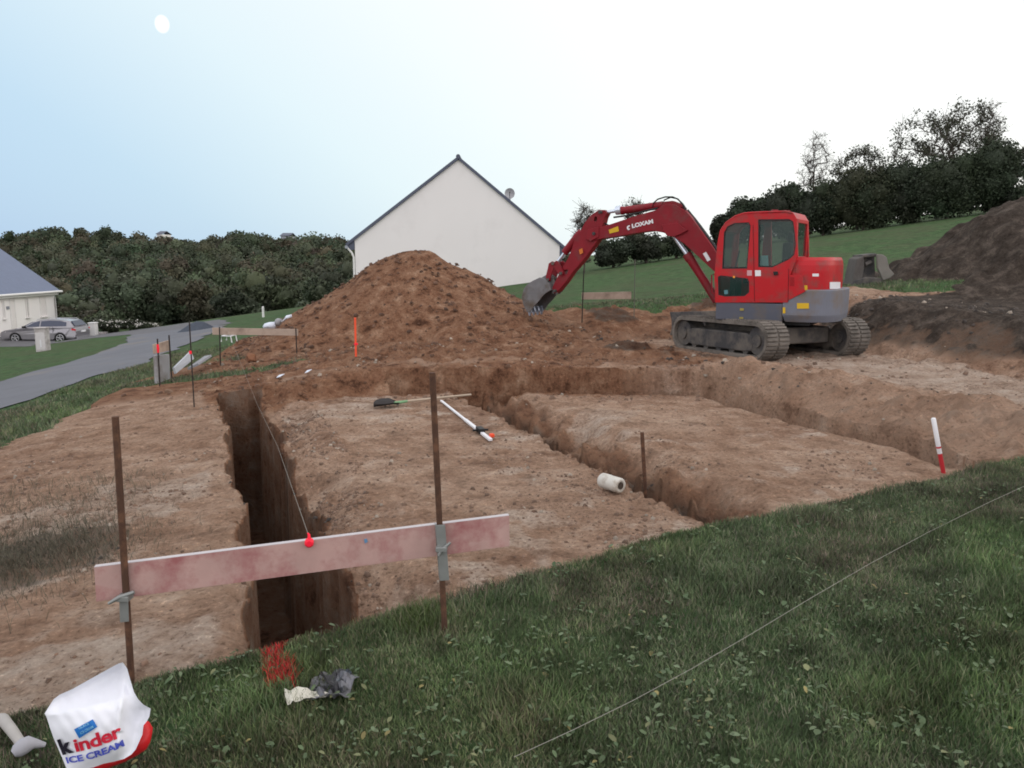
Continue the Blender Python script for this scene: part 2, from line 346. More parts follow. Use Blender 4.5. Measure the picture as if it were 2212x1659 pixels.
# road: a grey sheet laid over the slope
def strip_sheet(name, A, Bp, m, lift, nu=40, nv=12):
    A = np.array(A, float); Bp = np.array(Bp, float); k = np.linspace(0, 1, nu)
    def lin(P):
        d = np.r_[0, np.cumsum(np.hypot(*np.diff(P, axis=0).T))]; d /= d[-1]; return np.stack([np.interp(k, d, P[:, 0]), np.interp(k, d, P[:, 1])], -1)
    a, b = lin(A), lin(Bp); t = np.linspace(0, 1, nv)[None, :, None]
    P = a[:, None, :] * (1 - t) + b[:, None, :] * t
    e = (vn(P[..., 0] * 1.1, P[..., 1] * 1.1, 77) * .5)
    P[:, 0, 0] += e[:, 0]; P[:, -1, 0] += e[:, -1]
    z = terrain(P[..., 0], P[..., 1])[0] + lift
    i = np.arange(nu * nv).reshape(nu, nv)
    F = np.stack([i[:-1, :-1], i[1:, :-1], i[1:, 1:], i[:-1, 1:]], -1).reshape(-1, 4)
    return np_mesh(name, np.concatenate([P, z[..., None]], -1).reshape(-1, 3), F, m, smooth=True)
M_road = mat('asphalt', (.135, .138, .155), .9, var=.22, scale=.9, bump=.01, bscale=25, dirt=(.20, .17, .14), dirt_amt=.3, dscale=.5)
road = strip_sheet('road', [(-14, 3), (-10.2, 9), (-8.9, 13.4), (-9.4, 20), (-10.9, 27), (-12.2, 33.5), (-14, 38)], [(-26, 3), (-18, 13), (-13.6, 20), (-14.6, 27), (-16.3, 33), (-18.5, 37.5), (-20, 41)], M_road, .02, 120, 24)
tag(road, kind='structure')
drive = strip_sheet('driveway', [(-17.2, 35.5), (-20.5, 42), (-24, 45.5), (-34, 45.5)], [(-13.5, 38.2), (-17, 46), (-24, 52.5), (-34, 52.5)], mat('gravel_drive', (.12, .118, .125), .95, var=.25, scale=2), .012, 60, 16)
tag(drive, kind='structure')
# ---------------------------------------------------------------- excavator
from mathutils.geometry import tessellate_polygon
def holed(mb, outer, holes, ext):
    """flat panel with openings, given as 3-D loops, thickness vector ext"""
    loops = [[Vector(p) for p in outer]] + [[Vector(p) for p in h] for h in holes]
    flat = [p for l in loops for p in l]; ext = Vector(ext); n = len(flat)
    # project to 2-D for a robust tessellation
    e0 = (loops[0][1] - loops[0][0]).normalized(); nn = ext.normalized(); e1 = nn.cross(e0)
    l2 = [[Vector((p.dot(e0), p.dot(e1), 0)) for p in l] for l in loops]
    tr = tessellate_polygon(l2)
    fs = [tuple(t) for t in tr] + [tuple(i + n for i in t)[::-1] for t in tr]
    k = 0
    for l in loops:
        m = len(l)
        for i in range(m): fs.append((k + i, k + (i + 1) % m, n + k + (i + 1) % m, n + k + i))
        k += m
    return mb.add(flat + [p + ext for p in flat], fs)
def text_mesh(name, s, m, p0, xd, yd, width, height, parent, thick=.002, font_shear=0, bold=0.012, group=None):
    cu = bpy.data.curves.new(name, 'FONT'); cu.body = s; cu.size = 1; cu.extrude = 0; cu.offset = bold; cu.shear = font_shear
    cu.resolution_u = 3
    to = bpy.data.objects.new(name, cu); sc.collection.objects.link(to)
    dg = bpy.context.evaluated_depsgraph_get(); me = bpy.data.meshes.new_from_object(to.evaluated_get(dg))
    bpy.data.objects.remove(to); 
    co = np.array([v.co[:] for v in me.vertices]); mn, mx = co.min(0), co.max(0)
    xd = Vector(xd).normalized(); yd = Vector(yd); yd = (yd - xd * yd.dot(xd)).normalized(); nz = xd.cross(yd)
    me.name = name
    for v in me.vertices:
        q = Vector(p0) + xd * ((v.co.x - mn[0]) / (mx[0] - mn[0]) * width) + yd * ((v.co.y - mn[1]) / (mx[1] - mn[1]) * height) + nz * thick
        v.co = q
    me.materials.clear(); me.materials.append(m)
    return link(bpy.data.objects.new(name, me), parent)
PHI = R(31); FD = Vector((-math.cos(PHI), math.sin(PHI), 0)); LD = Vector((-math.sin(PHI), -math.cos(PHI), 0)); UP = Vector((0, 0, 1))
EC = Vector((4.59, 14.26, 0))
def SP(u, v, lo=1.0): return on_plane(u, v, EC + LD * lo, LD)
def z2(x, y): return (1404 + x * .2319, 432 + y * .2319)      # enlargement of the cab -> picture
def C2(pts, lo=1.0): return [SP(*z2(*p), lo) for p in pts]
def sz(p): q = p - EC; return (q.dot(FD), q.z)
M_red = mat('red_paint', (.43, .004, .010), .45, var=.10, scale=3, spec=.3, coat=.06, dirt=(.20, .045, .04), dirt_amt=.4, dscale=3.5, bump=.001, bscale=8)
M_redd = mat('worn_red_paint', (.205, .008, .016), .55, var=.25, scale=4, spec=.25, dirt=(.14, .035, .035), dirt_amt=.4, dscale=3, bump=.002, bscale=12)
M_cw = mat('blue_grey_paint', (.155, .165, .20), .6, var=.10, scale=4, dirt=(.16, .13, .11), dirt_amt=.5, dscale=2.5, bump=.001, bscale=14)
M_skirt = mat('dark_blue_grey_paint', (.085, .09, .115), .6, var=.12, scale=4, dirt=(.12, .10, .085), dirt_amt=.5)
M_rub = mat('rubber_track_rubber', (.035, .033, .032), .85, var=.2, scale=6, bump=.004, bscale=30, dirt=(.20, .175, .15), dirt_amt=.9, dscale=2.2)
M_trk = mat('muddy_rubber', (.175, .155, .135), .95, var=.25, scale=5, bump=.006, bscale=25, dirt=(.09, .08, .07), dirt_amt=.6, dscale=4)
M_iron = mat('dirty_iron', (.065, .063, .065), .75, metal=.3, var=.25, scale=6, bump=.002, dirt=(.16, .14, .12), dirt_amt=.7)
M_black = mat('black_plastic', (.012, .012, .013), .5, var=.1)
M_chrome = mat('chrome_rod', (.62, .68, .78), .22, metal=.6, var=.05, spec=.6)
M_bucket = mat('worn_bucket_steel', (.17, .168, .175), .6, metal=.35, var=.3, scale=7, bump=.003, bscale=20, dirt=(.10, .075, .055), dirt_amt=.5)
M_tip = mat('bright_worn_steel', (.30, .34, .42), .4, metal=.5, var=.15)
M_glass = mat('cab_glass', (.02, .055, .05), .06, var=.02, spec=.6, alpha=.38)
M_white = mat('white_sticker', (.72, .72, .74), .6, var=.05)
M_yel = mat('yellow_sticker', (.60, .38, .02), .6, var=.08)
M_seal = mat('rubber_seal', (.02, .02, .022), .7, var=.1)
ex = empty('excavator', EC, 0, 'red midi excavator with a glazed cab, bucket lowered left, parked on the earth bench', 'excavator')
INV = Matrix.Translation(-EC)
def part(mb, name, m, parent=ex, bevel=0, label=None): return mb.build(name, m, parent, bevel, INV, label)
# cab side panels with openings
outl = [(607, 955), (600, 700), (628, 400), (650, 290), (700, 215), (790, 150), (880, 122), (1000, 115), (1260, 105), (1330, 122), (1368, 185), (1376, 520), (1345, 600), (1300, 720), (1285, 955)]
w_f = [(672, 642), (690, 300), (722, 245), (790, 214), (922, 208), (938, 240), (905, 640)]
w_d = [(1008, 625), (1008, 180), (1300, 178), (1335, 200), (1350, 300), (1358, 430), (1345, 510), (1300, 552), (1140, 628)]
w_l = [(637, 885), (632, 715), (660, 702), (780, 716), (910, 730), (924, 760), (924, 860), (880, 896), (700, 900)]
def shrink(l, k):
    cx = sum(p[0] for p in l) / len(l); cy = sum(p[1] for p in l) / len(l)
    return [(cx + (p[0] - cx) * k, cy + (p[1] - cy) * k) for p in l]
CW_ = .98                                   # cab width
mb = MB(); holed(mb, C2(outl), [C2(w_f), C2(w_d), C2(w_l)], -LD * .05)
outl_r = outl[:12]; sh = -LD * CW_
cab = part(mb, 'cab', M_red, bevel=.006)
mb = MB(); holed(mb, [p + sh for p in C2(outl)], [[p + sh for p in C2(w_f)], [p + sh for p in C2(w_d)]], LD * .05); part(mb, 'cab_side_frame', M_red, cab, bevel=.006)
for nm, wl in (('front_side_window', w_f), ('door_window', w_d), ('lower_window', w_l)):
    mb = MB(); mb.prism(C2(shrink(wl, 1.004)), LD * .006, -LD * .03); wn = part(mb, nm, M_glass, cab)
    mb = MB(); holed(mb, C2(shrink(wl, 1.0)), [C2(shrink(wl, .945 if wl is not w_l else .93))], -LD * .02); part(mb, 'window_seal', M_seal, wn)
# glass on the far side of the cab is left clear; roof, front and rear closed between the sides
top = C2([(650, 290), (700, 215), (790, 150), (880, 122), (1000, 115), (1260, 105), (1330, 122), (1368, 185)])
c0 = sum(top, Vector()) / len(top)
mb = MB()
th = [p + UP * .012 + (p - c0).normalized() * .004 for p in top]; tl = [p - UP * .04 for p in top]
mb.prism(th + tl[::-1], -LD * (CW_ - .0), ); roof = part(mb, 'cab_roof', M_red, cab, bevel=.015)
mb = MB()
for k in range(2):
    mb = MB(); p = SP(*z2(1120 + 90 * k, 108)) - LD * (.3 + .2 * k) + UP * .02; mb.box(p, (.10, .10, .05)); part(mb, 'roof_vent', M_redd, cab, bevel=.01)
p = SP(*z2(1430, 115)) - LD * .1 + UP * .0
# rear wall of the cab
rb0 = SP(*z2(1372, 190)); rb1 = SP(*z2(1372, 560)); zt, zb = rb0.z, rb1.z
def RP(lo, z, back=0): q = EC + FD * (sz(rb0)[0] - back) + LD * lo; q.z = z; return q
mb = MB(); holed(mb, [RP(.95, zb - .25), RP(.95, zt + .03), RP(.04, zt + .03), RP(.04, zb - .25)], [[RP(.88, zb + .06), RP(.88, zt - .03), RP(.13, zt - .03), RP(.13, zb + .06)]], FD * .05); part(mb, 'rear_wall', M_red, cab, bevel=.006)
mb = MB(); mb.prism([RP(.885, zb + .055), RP(.885, zt - .025), RP(.125, zt - .025), RP(.125, zb + .055)], FD * .006, FD * .02); rw = part(mb, 'rear_window', M_glass, cab)
# windscreen
f0 = SP(*z2(628, 400)); f1 = SP(*z2(600, 700)); f2 = SP(*z2(650, 290))
def FP(p, lo): return p + LD * (lo - 1.0)
mb = MB(); mb.prism([FP(f2, .94), FP(f0, .94), FP(f1, .94), FP(f1, .08), FP(f0, .08), FP(f2, .08)][0:0] or [FP(f0, .94), FP(f1, .94), FP(f1, .08), FP(f0, .08)], -FD * .006, -FD * .03)
mb.prism([FP(f2, .94), FP(f0, .94), FP(f0, .08), FP(f2, .08)], -FD * .006, -FD * .03); part(mb, 'windscreen', M_glass, cab)
f3 = SP(*z2(607, 955))
mb = MB(); mb.prism([FP(f1, .948), FP(f3, .948), FP(f3, .07), FP(f1, .07)], -FD * .05); part(mb, 'front_panel', M_red, cab)
mb = MB(); a_, b_ = SP(*z2(620, 948)), SP(*z2(1270, 948)); mb.prism([a_ - LD * .05, b_ - LD * .05, b_ - LD * .93, a_ - LD * .93], UP * .04); part(mb, 'cab_floor', M_black, cab)
# seat and controls
st_ = EC + FD * (-.18) + LD * .48
mb = MB(); B_ = Matrix.Translation(Vector((st_.x, st_.y, 0))) @ Matrix.Rotation(math.atan2(FD.y, FD.x), 4, 'Z')
mb.box((.02, 0, 1.28), (.48, .48, .14), B_); mb.box((.0, 0, 1.08), (.34, .40, .28), B_)
mb.box((-.26, 0, 1.62), (.14, .46, .62), B_ @ Matrix.Translation((0, 0, 0))); mb.box((-.29, 0, 2.0), (.10, .26, .18), B_); part(mb, 'seat', M_black, bevel=.04)
mb = MB(); mb.box((.25, .3, 1.35), (.30, .14, .22), B_); mb.box((.25, -.3, 1.35), (.30, .14, .22), B_); mb.box((.62, 0, 1.2), (.10, .4, .5), B_)
mb.tube([B_ @ Vector((.32, .3, 1.45)), B_ @ Vector((.36, .3, 1.65))], .018, 8); mb.tube([B_ @ Vector((.62, .12, 1.4)), B_ @ Vector((.55, .12, 1.8))], .014, 8); part(mb, 'control_console', M_black, bevel=.02)
mb = MB(); mb.prism(C2([(1020, 520), (1100, 515), (1104, 612), (1022, 618)], .955), LD * .002); part(mb, 'paper_sheet', mat('pale_green_paper', (.30, .62, .60), .8, var=.04), cab)
mb = MB(); mb.prism(C2([(690, 840), (725, 838), (728, 875), (694, 880)], .972), LD * .002); part(mb, 'round_sticker', mat('pale_blue_sticker', (.25, .50, .58), .8), cab)
mb = MB(); mb.prism(C2([(775, 708), (792, 708), (792, 726), (775, 726)], .999), LD * .012); part(mb, 'indicator_lamp', mat('orange_lamp', (.9, .35, .04), .4), cab)
# door lines, handle, stickers
mb = MB(); mb.prism(C2([(1150, 668), (1190, 664), (1196, 696), (1158, 702)]), LD * .03); part(mb, 'door_handle', M_black, cab, bevel=.005)
for q in ([(978, 655), (1032, 655), (1034, 708), (980, 710)], [(905, 655), (950, 655), (950, 705), (905, 705)]):
    mb = MB(); mb.prism(C2(q), LD * .003); part(mb, 'sticker', M_white if q[0][0] > 950 else mat('pink_sticker', (.55, .30, .32), .7), cab)
mb = MB()
for a0, a1 in (((958, 235), (972, 945)), ((1290, 640), (1283, 945))): 
    mb = MB(); mb.prism(C2([a0, (a0[0] + 6, a0[1]), (a1[0] + 6, a1[1]), a1]), LD * .002); part(mb, 'door_gap', mat('panel_gap', (.12, .004, .008), .8), cab)
# grab rail in front of the cab
mb = MB(); g0, g1 = SP(*z2(575, 700), 1.02), SP(*z2(575, 860), 1.02); mb.tube([SP(*z2(600, 690), 1.0), g0, g1, SP(*z2(603, 880), 1.0)], .014, 8); part(mb, 'grab_rail', M_redd)
# revolving frame: skirt and counterweight, engine hood
s_f = sz(SP(*z2(612, 960)))[0]; s_m = sz(SP(*z2(1235, 960)))[0]; z_t = SP(*z2(900, 955)).z - .004; z_b = SP(*z2(900, 1125)).z
def PL(s, l, z): q = EC + FD * s + LD * l; q.z = z; return q
mb = MB(); mb.prism([PL(s_f, .99, z_b), PL(s_f, -.98, z_b), PL(s_m, -.98, z_b), PL(s_m, .99, z_b)], UP * (z_t - z_b)); part(mb, 'side_skirt', M_skirt, bevel=.02)
z_c = SP(*z2(1500, 838)).z
def plan(s0, half, rr, k=22, cut=0.0):
    """plan outline: straight from s0, then a rounded tail"""
    pts = [(s0, half), ]
    for i in range(k + 1):
        t = math.pi / 2 * (i / k) ; pts.append((-rr[0] - rr[1] * math.sin(t) ** .9, half * (1 if i == 0 else math.cos(t) ** .55)))
    pts2 = [(p, -q) for p, q in reversed(pts)]
    return pts + [q for q in pts2 if abs(q[1]) > 1e-6]
def slab(mb, pl, z0, z1): mb.prism([PL(s, l, z0) for s, l in pl], UP * (z1 - z0))
def shaped(mb, pl, zs, ks):
    """stack of scaled plan outlines: soft shoulders"""
    cs = sum(p[0] for p in pl) / len(pl); n = len(pl); vs = []; fs = []
    for z, k in zip(zs, ks): vs += [PL(cs + (s - cs) * k, l * k, z) for s, l in pl]
    for r in range(len(zs) - 1):
        for i in range(n): fs.append((r * n + i, r * n + (i + 1) % n, (r + 1) * n + (i + 1) % n, (r + 1) * n + i))
    fs += [tuple(range(n))[::-1], tuple(range((len(zs) - 1) * n, len(zs) * n))]
    mb.add(vs, fs)
tail = plan(s_m, .99, (.55, .78)); 
mb = MB(); shaped(mb, tail, [z_b, z_b + .10, z_b + .12, z_t + .0, z_c - .02, z_c], [.93, .99, 1.0, 1.0, 1.0, .985]); cw = part(mb, 'counterweight', M_cw, bevel=.008)
mb = MB(); hood = plan(s_m + .04, .955, (.55, .66)); z_h = SP(*z2(1560, 568)).z + .06
shaped(mb, hood, [z_t + .0, z_c + .01, z_c + .3, z_h - .13, z_h - .05, z_h], [.985, .985, .98, .97, .93, .84]); hd = part(mb, 'engine_hood', M_red, bevel=.02)
# the red skirt wedge in front of the counterweight
mb = MB(); mb.prism(C2([(1284, 955), (1284, 700), (1420, 700), (1440, 838), (1450, 850), (1290, 935)], 1.0), -LD * .03); part(mb, 'engine_side_panel', M_red, hd, bevel=.006)
mb = MB()
for k in range(7): mb.prism(C2([(1305, 722 + 12 * k), (1345, 722 + 12 * k), (1345, 727 + 12 * k), (1305, 727 + 12 * k)], 1.0), LD * .004)
part(mb, 'louvre', mat('louvre_red', (.20, .008, .012), .8), hd)
def tail_pt(u, v, pl, k=1.0):
    """point on the rounded tail seen at (u, v)"""
    d = ray(u, v); best = None; n = len(pl); cs = sum(p[0] for p in pl) / n
    for i in range(n):
        a, b = pl[i], pl[(i + 1) % n]
        A, B = PL(cs + (a[0] - cs) * k, a[1] * k, 0), PL(cs + (b[0] - cs) * k, b[1] * k, 0); nrm = (B - A).cross(UP)
        if nrm.length < 1e-6: continue
        nrm.normalize(); den = d.dot(nrm)
        if abs(den) < 1e-6: continue
        t = (A - Vector((0, 0, CAM_H))).dot(nrm) / den; P = Vector((0, 0, CAM_H)) + d * t
        f = (P - A).dot(B - A) / (B - A).length_squared if t > 0 else -1
        if 0 <= f <= 1 and (best is None or t < best[0]): best = (t, P, nrm if nrm.dot(d) < 0 else -nrm)
    return best[1:] if best else None
def decal(u0, v0, u1, v1, pl, k, m, name, par, th=.006, nu=8):
    vs = []; fs = []
    for j in range(nu + 1):
        for v in (v0, v1):
            r = tail_pt(u0 + (u1 - u0) * j / nu, v, pl, k)
            if r is None: return
            vs += [r[0] + r[1] * .004, r[0] + r[1] * (.004 + th)]
    for j in range(nu):
        a = j * 4; b = a + 4
        fs += [(a + 1, b + 1, b + 3, a + 3), (a, a + 2, b + 2, b), (a, b, b + 1, a + 1), (a + 2, a + 3, b + 3, b + 2)]
    fs += [(0, 1, 3, 2), (nu * 4, nu * 4 + 2, nu * 4 + 3, nu * 4 + 1)]
    mb = MB(); mb.add(vs, fs); return part(mb, name, m, par)
decal(*z2(1370, 960), *z2(1480, 1012), tail, 1.0, M_yel, 'sticker', cw)
decal(*z2(1238, 1000), *z2(1262, 1056), tail, 1.0, M_yel, 'sticker', cw)
decal(*z2(1672, 764), *z2(1768, 828), hood, .985, M_white, 'sticker', hd)
decal(*z2(1512, 686), *z2(1570, 712), hood, .975, M_white, 'sticker', hd)
decal(*z2(1398, 795), *z2(1462, 838), hood, .99, M_yel, 'sticker', hd, th=.05)
mb = MB(); mb.prism(C2([(838, 1008), (875, 1008), (875, 1030), (838, 1030)]), LD * .004); part(mb, 'sticker', mat('faded_yellow', (.30, .24, .06), .7)); mb = MB(); mb.prism(C2([(832, 1090), (870, 1090), (870, 1106), (832, 1106)]), LD * .004); part(mb, 'sticker', mat('faded_yellow', (.30, .24, .06), .7))
mb = MB(); slab(mb, [(s_f - .05, .80), (s_f - .05, -.8), (-.9, -.8), (-.9, .8)], z_b - .06, z_b + .05); mb.tube([EC + UP * .42, EC + UP * (z_b - .05)], .48, 28); part(mb, 'slewing_ring', M_black)
# ---- boom, arm, bucket: in the plane of the working equipment
BO = -.12
def BP(u, v, lo=0): return on_plane(u, v, EC + LD * (BO + lo), LD)
def plate(name, m, pts, t, c=0, parent=ex, bevel=.008, holes=()):
    mb = MB(); P = [BP(*p) + LD * (c + t / 2) for p in pts]
    if holes: holed(mb, P, [[BP(*p) + LD * (c + t / 2) for p in h] for h in holes], -LD * t)
    else: mb.prism(P, -LD * t)
    return part(mb, name, m, parent, bevel)
boom = plate('boom', M_redd, [(1280, 497), (1304, 491), (1324, 485), (1372, 469), (1420, 455), (1434, 446), (1447, 441), (1464, 443), (1485, 455), (1499, 471), (1512, 489), (1545, 535), (1580, 592), (1590, 640), (1570, 640), (1549, 588), (1521, 562), (1482, 526), (1457, 511), (1438, 503), (1415, 499), (1385, 503), (1340, 511), (1299, 517), (1275, 521)], .26)
for c in (.16, -.16): plate('cylinder_bracket', M_redd, [(1436, 486), (1470, 482), (1492, 498), (1478, 506), (1462, 512), (1448, 510), (1440, 500)], .04, c, boom)
plate('boom_cap_plate', M_redd, [(1428, 448), (1437, 436), (1455, 434), (1472, 440), (1482, 450), (1462, 445), (1447, 443)], .14, 0, boom)
def tube_part(name, m, pts, r, c=0, parent=ex, n=14):
    mb = MB(); mb.tube([BP(*p) + LD * c for p in pts], r, n); return part(mb, name, m, parent)
tube_part('boom_cylinder', M_redd, [(1489, 556), (1513, 594), (1549, 650)], [.085, .075, .085], .0)
tube_part('cylinder_rod', M_chrome, [(1455, 508), (1491, 560)], .042, .0)
tube_part('cylinder_gland', M_redd, [(1484, 549), (1491, 560)], .092)
tube_part('arm_cylinder', M_redd, [(1343, 455), (1350, 454), (1432, 443)], [.085, .072, .075], .0)
tube_part('cylinder_head', M_chrome, [(1331, 455), (1343, 453)], [.085, .095])
tube_part('cylinder_rod', M_chrome, [(1308, 459), (1333, 455)], .035)
ex_arm = plate('arm', M_redd, [(1298, 454), (1311, 454), (1315, 461), (1310, 471), (1305, 491), (1307, 503), (1294, 522), (1265, 561), (1242, 587), (1226, 610), (1210, 629), (1202, 634), (1196, 624), (1208, 600), (1220, 577), (1231, 559), (1240, 537), (1247, 513), (1259, 499), (1268, 481), (1281, 465)], .20, 0,
    holes=[[(1289, 468), (1294, 469), (1294, 477), (1290, 480), (1287, 477)], [(1222, 583), (1233, 582), (1229, 592), (1225, 594)]])
for c in (.135, -.135): plate('boom_fork', M_redd, [(1276, 497), (1300, 490), (1300, 512), (1282, 522), (1272, 516)], .03, c, boom)
tube_part('bucket_cylinder', M_redd, [(1256, 500), (1250, 508), (1220, 546)], [.07, .085, .08], .0)
tube_part('cylinder_rod', M_chrome, [(1222, 543), (1203, 568)], .033)
for c in (.13, -.13):
    plate('bucket_link', M_redd, [(1192, 569), (1200, 564), (1206, 568), (1203, 580), (1197, 596), (1195, 607), (1187, 607), (1186, 596), (1190, 580)], .035, c)
    plate('bucket_link', M_redd, [(1199, 568), (1209, 563), (1214, 567), (1224, 588), (1222, 596), (1213, 592), (1204, 578)], .03, c)
# pins
for (u, v) in ((1202, 569), (1205, 628), (1191, 604), (1290, 505), (1303, 459), (1219, 590)):
    mb = MB(); mb.tube([BP(u, v) + LD * .18, BP(u, v) - LD * .18], .032, 12); part(mb, 'pivot_pin', M_iron)
# hoses over the bend
for c, pts in ((.08, [(1413, 447), (1415, 439), (1424, 431), (1440, 426), (1456, 426), (1468, 431), (1478, 443), (1486, 458)]), (-.02, [(1431, 443), (1434, 432), (1448, 426), (1462, 429), (1474, 440), (1482, 452)]), (.03, [(1302, 478), (1310, 484), (1319, 488)])):
    tube_part('hydraulic_hose', M_black, pts, .014, c, n=8)
for c in (.05, -.05, 0): tube_part('hydraulic_hose', M_black, [(1484, 455 + 40 * c), (1512, 488), (1545, 533), (1570, 574)], .016, c, n=8)
tube_part('hydraulic_hose', M_black, [(1330, 470), (1360, 466), (1400, 456), (1425, 450)], .018, .1, n=8)
# bucket: two cheeks, curved shell, teeth
bk = [(1148, 614), (1160, 606), (1175, 599), (1187, 603), (1196, 613), (1199, 626), (1186, 634), (1179, 642), (1171, 652), (1163, 660), (1158, 668), (1154, 673), (1148, 674), (1140, 658), (1136, 641), (1141, 623)]
mbk = MB()
for lo in (.19, -.42): mbk.prism([BP(*p) + LD * lo for p in bk], -LD * .025)
back = [(1199, 626), (1196, 613), (1187, 603), (1175, 599), (1160, 606), (1148, 614), (1141, 623), (1136, 641), (1140, 658), (1148, 674)]
cx_ = BP(1166, 634); inn = []
for p in back: q = BP(*p); inn.append(q + (cx_ - q).normalized() * .03)
mbk.prism([BP(*p) for p in back] + inn[::-1], -LD * .585, LD * .165)
bucket = part(mbk, 'bucket', M_bucket, bevel=.006)
mb = MB()
for k in range(4):
    o = LD * (.14 - k * .17); mb.prism([BP(1144, 664) + o, BP(1150, 682) + o, BP(1154, 672) + o, BP(1151, 662) + o], -LD * .06)
part(mb, 'bucket_tooth', M_tip, bucket, bevel=.004)
for c in (.06, -.10): plate('bucket_ear', M_bucket, [(1172, 600), (1186, 592), (1198, 600), (1210, 622), (1206, 636), (1196, 634), (1190, 612)], .03, c, bucket)
# stickers and lettering on the boom
ff = LD * .134
def bsheet(name, pts, m, th=.003): mb = MB(); mb.prism([BP(*p) + ff for p in pts], LD * th); return part(mb, name, m, boom)
bsheet('sticker', [(1321, 497), (1341, 489), (1343, 500), (1323, 505)], M_yel)
bsheet('sticker', [(1523, 548), (1530, 544), (1540, 561), (1533, 565)], M_white)
bsheet('sticker', [(1257, 540), (1264, 536), (1266, 546), (1259, 550)], mat('faded_orange', (.55, .16, .03), .7))
P0, P1, P2 = BP(1371.5, 493.5) + ff, BP(1417, 483) + ff, BP(1370.5, 486) + ff
text_mesh('lettering', 'LOXAM', M_white, P0 - EC, P1 - P0, P2 - P0, (P1 - P0).length, .083, boom, bold=.05)
bsheet('logo_mark', [(1360.5, 489.5), (1365.5, 486.5), (1366.5, 489), (1363, 491.5), (1364, 494.5), (1367, 494), (1366, 496.5), (1362.5, 497.5), (1360, 494)], M_white)
# ---- undercarriage: runs along the trenches
def AB(a, b, z): x, y = to_xy(a, b); return Vector((x, y, z))
A0, A1 = 10.22, 12.95; AD = Vector((SA, CA, 0)); BD = Vector((CA, -SA, 0)); TILT = math.tan(R(-1.2))
def track(bc, label=None):
    wd = .45; rr = .30; prof = []
    def put(a, z, l): return AB(a, bc + l, z + (a - A0) * TILT + .03)
    def stad(r, n=14):
        p = []
        for i in range(n + 1):
            t = -math.pi / 2 + math.pi * i / n; p.append((A1 - .3 + r * math.cos(t), .3 + r * math.sin(t) * (1 if True else 1)))
        for i in range(n + 1):
            t = math.pi / 2 + math.pi * i / n; p.append((A0 + .3 + r * math.cos(t), .3 + r * math.sin(t)))
        return p
    o, i_ = stad(.30), stad(.245); n = len(o); vs = []; fs = []
    for l in (-wd / 2, wd / 2):
        vs += [put(a, z, l) for a, z in o] + [put(a, z, l) for a, z in i_]
    for k in range(n):
        k2 = (k + 1) % n
        fs += [(k, k2, 2 * n + k2, 2 * n + k), (n + k, 3 * n + k, 3 * n + k2, n + k2), (k, n + k, n + k2, k2), (2 * n + k, 2 * n + k2, 3 * n + k2, 3 * n + k)]
    mb = MB(); mb.add(vs, fs)
    # tread lugs all round
    per = []; 
    for k in range(n):
        p, q = o[k], o[(k + 1) % n]; d = math.hypot(q[0] - p[0], q[1] - p[1]); m = max(1, int(round(d / .093)))
        for j in range(m): per.append((p[0] + (q[0] - p[0]) * (j + .5) / m, p[1] + (q[1] - p[1]) * (j + .5) / m, math.atan2(q[1] - p[1], q[0] - p[0])))
    for a, z, t in per:
        ta = (math.cos(t), math.sin(t)); na_ = (ta[1], -ta[0])
        for l0, l1 in ((-wd / 2 + .01, -.02), (.02, wd / 2 - .01)):
            c = []
            for l in (l0, l1):
                for s_, h in ((-.028, -.01), (.028, -.01), (.018, .028), (-.018, .028)):
                    c.append(put(a + ta[0] * s_ + na_[0] * h, z + ta[1] * s_ + na_[1] * h, l))
            mb.add(c, [(0, 1, 2, 3), (7, 6, 5, 4), (0, 4, 5, 1), (1, 5, 6, 2), (2, 6, 7, 3), (3, 7, 4, 0)])
    t = part(mb, 'crawler_track', M_trk)
    mb = MB(); F_ = [put(a, z, .17) for a, z in ((A0 + .42, .13), (A0 + .42, .36), (A0 + .6, .41), (A1 - .6, .41), (A1 - .42, .36), (A1 - .42, .13), (A1 - .6, .10), (A0 + .6, .10))]
    mb.prism(F_, BD * -.34); part(mb, 'track_frame', M_iron, t, bevel=.02)
    for nm, a, r in (('idler_wheel', A0 + .3, .235), ('drive_sprocket', A1 - .3, .235)):
        mb = MB(); mb.tube([put(a, .3, .16), put(a, .3, -.16)], r, 24); mb.tube([put(a, .3, .19), put(a, .3, -.19)], r * .45, 18); part(mb, nm, M_iron, t)
    for k in range(5):
        a = A0 + .62 + k * (A1 - A0 - 1.24) / 4; mb = MB(); mb.tube([put(a, .12, .15), put(a, .12, -.15)], .075, 14); part(mb, 'track_roller', M_iron, t)
track(8.61); track(10.32)
mb = MB(); mb.prism([AB(10.7, 8.8, .22), AB(12.5, 8.8, .22), AB(12.5, 10.1, .22), AB(10.7, 10.1, .22)], UP * .28); mb.prism([AB(11.0, 8.75, .3), AB(12.2, 8.75, .3), AB(12.0, 9.46, .48), AB(11.2, 9.46, .48)], UP * .05); part(mb, 'undercarriage', M_iron, bevel=.03)
# blade: curved, with arms
mb = MB(); bl = [(13.42, .12), (13.36, .26), (13.38, .42), (13.46, .58), (13.50, .58), (13.42, .42), (13.41, .26), (13.47, .12)]
mb.prism([AB(a, 8.66, z + .03) for a, z in bl], BD * 1.9); blade = part(mb, 'dozer_blade', M_iron, bevel=.006)
for b in (9.0, 9.9): mb = MB(); mb.prism([AB(12.4, b, .25), AB(13.40, b, .22), AB(13.40, b, .36), AB(12.4, b, .42)], BD * .1); part(mb, 'blade_arm', M_iron, blade, bevel=.01)
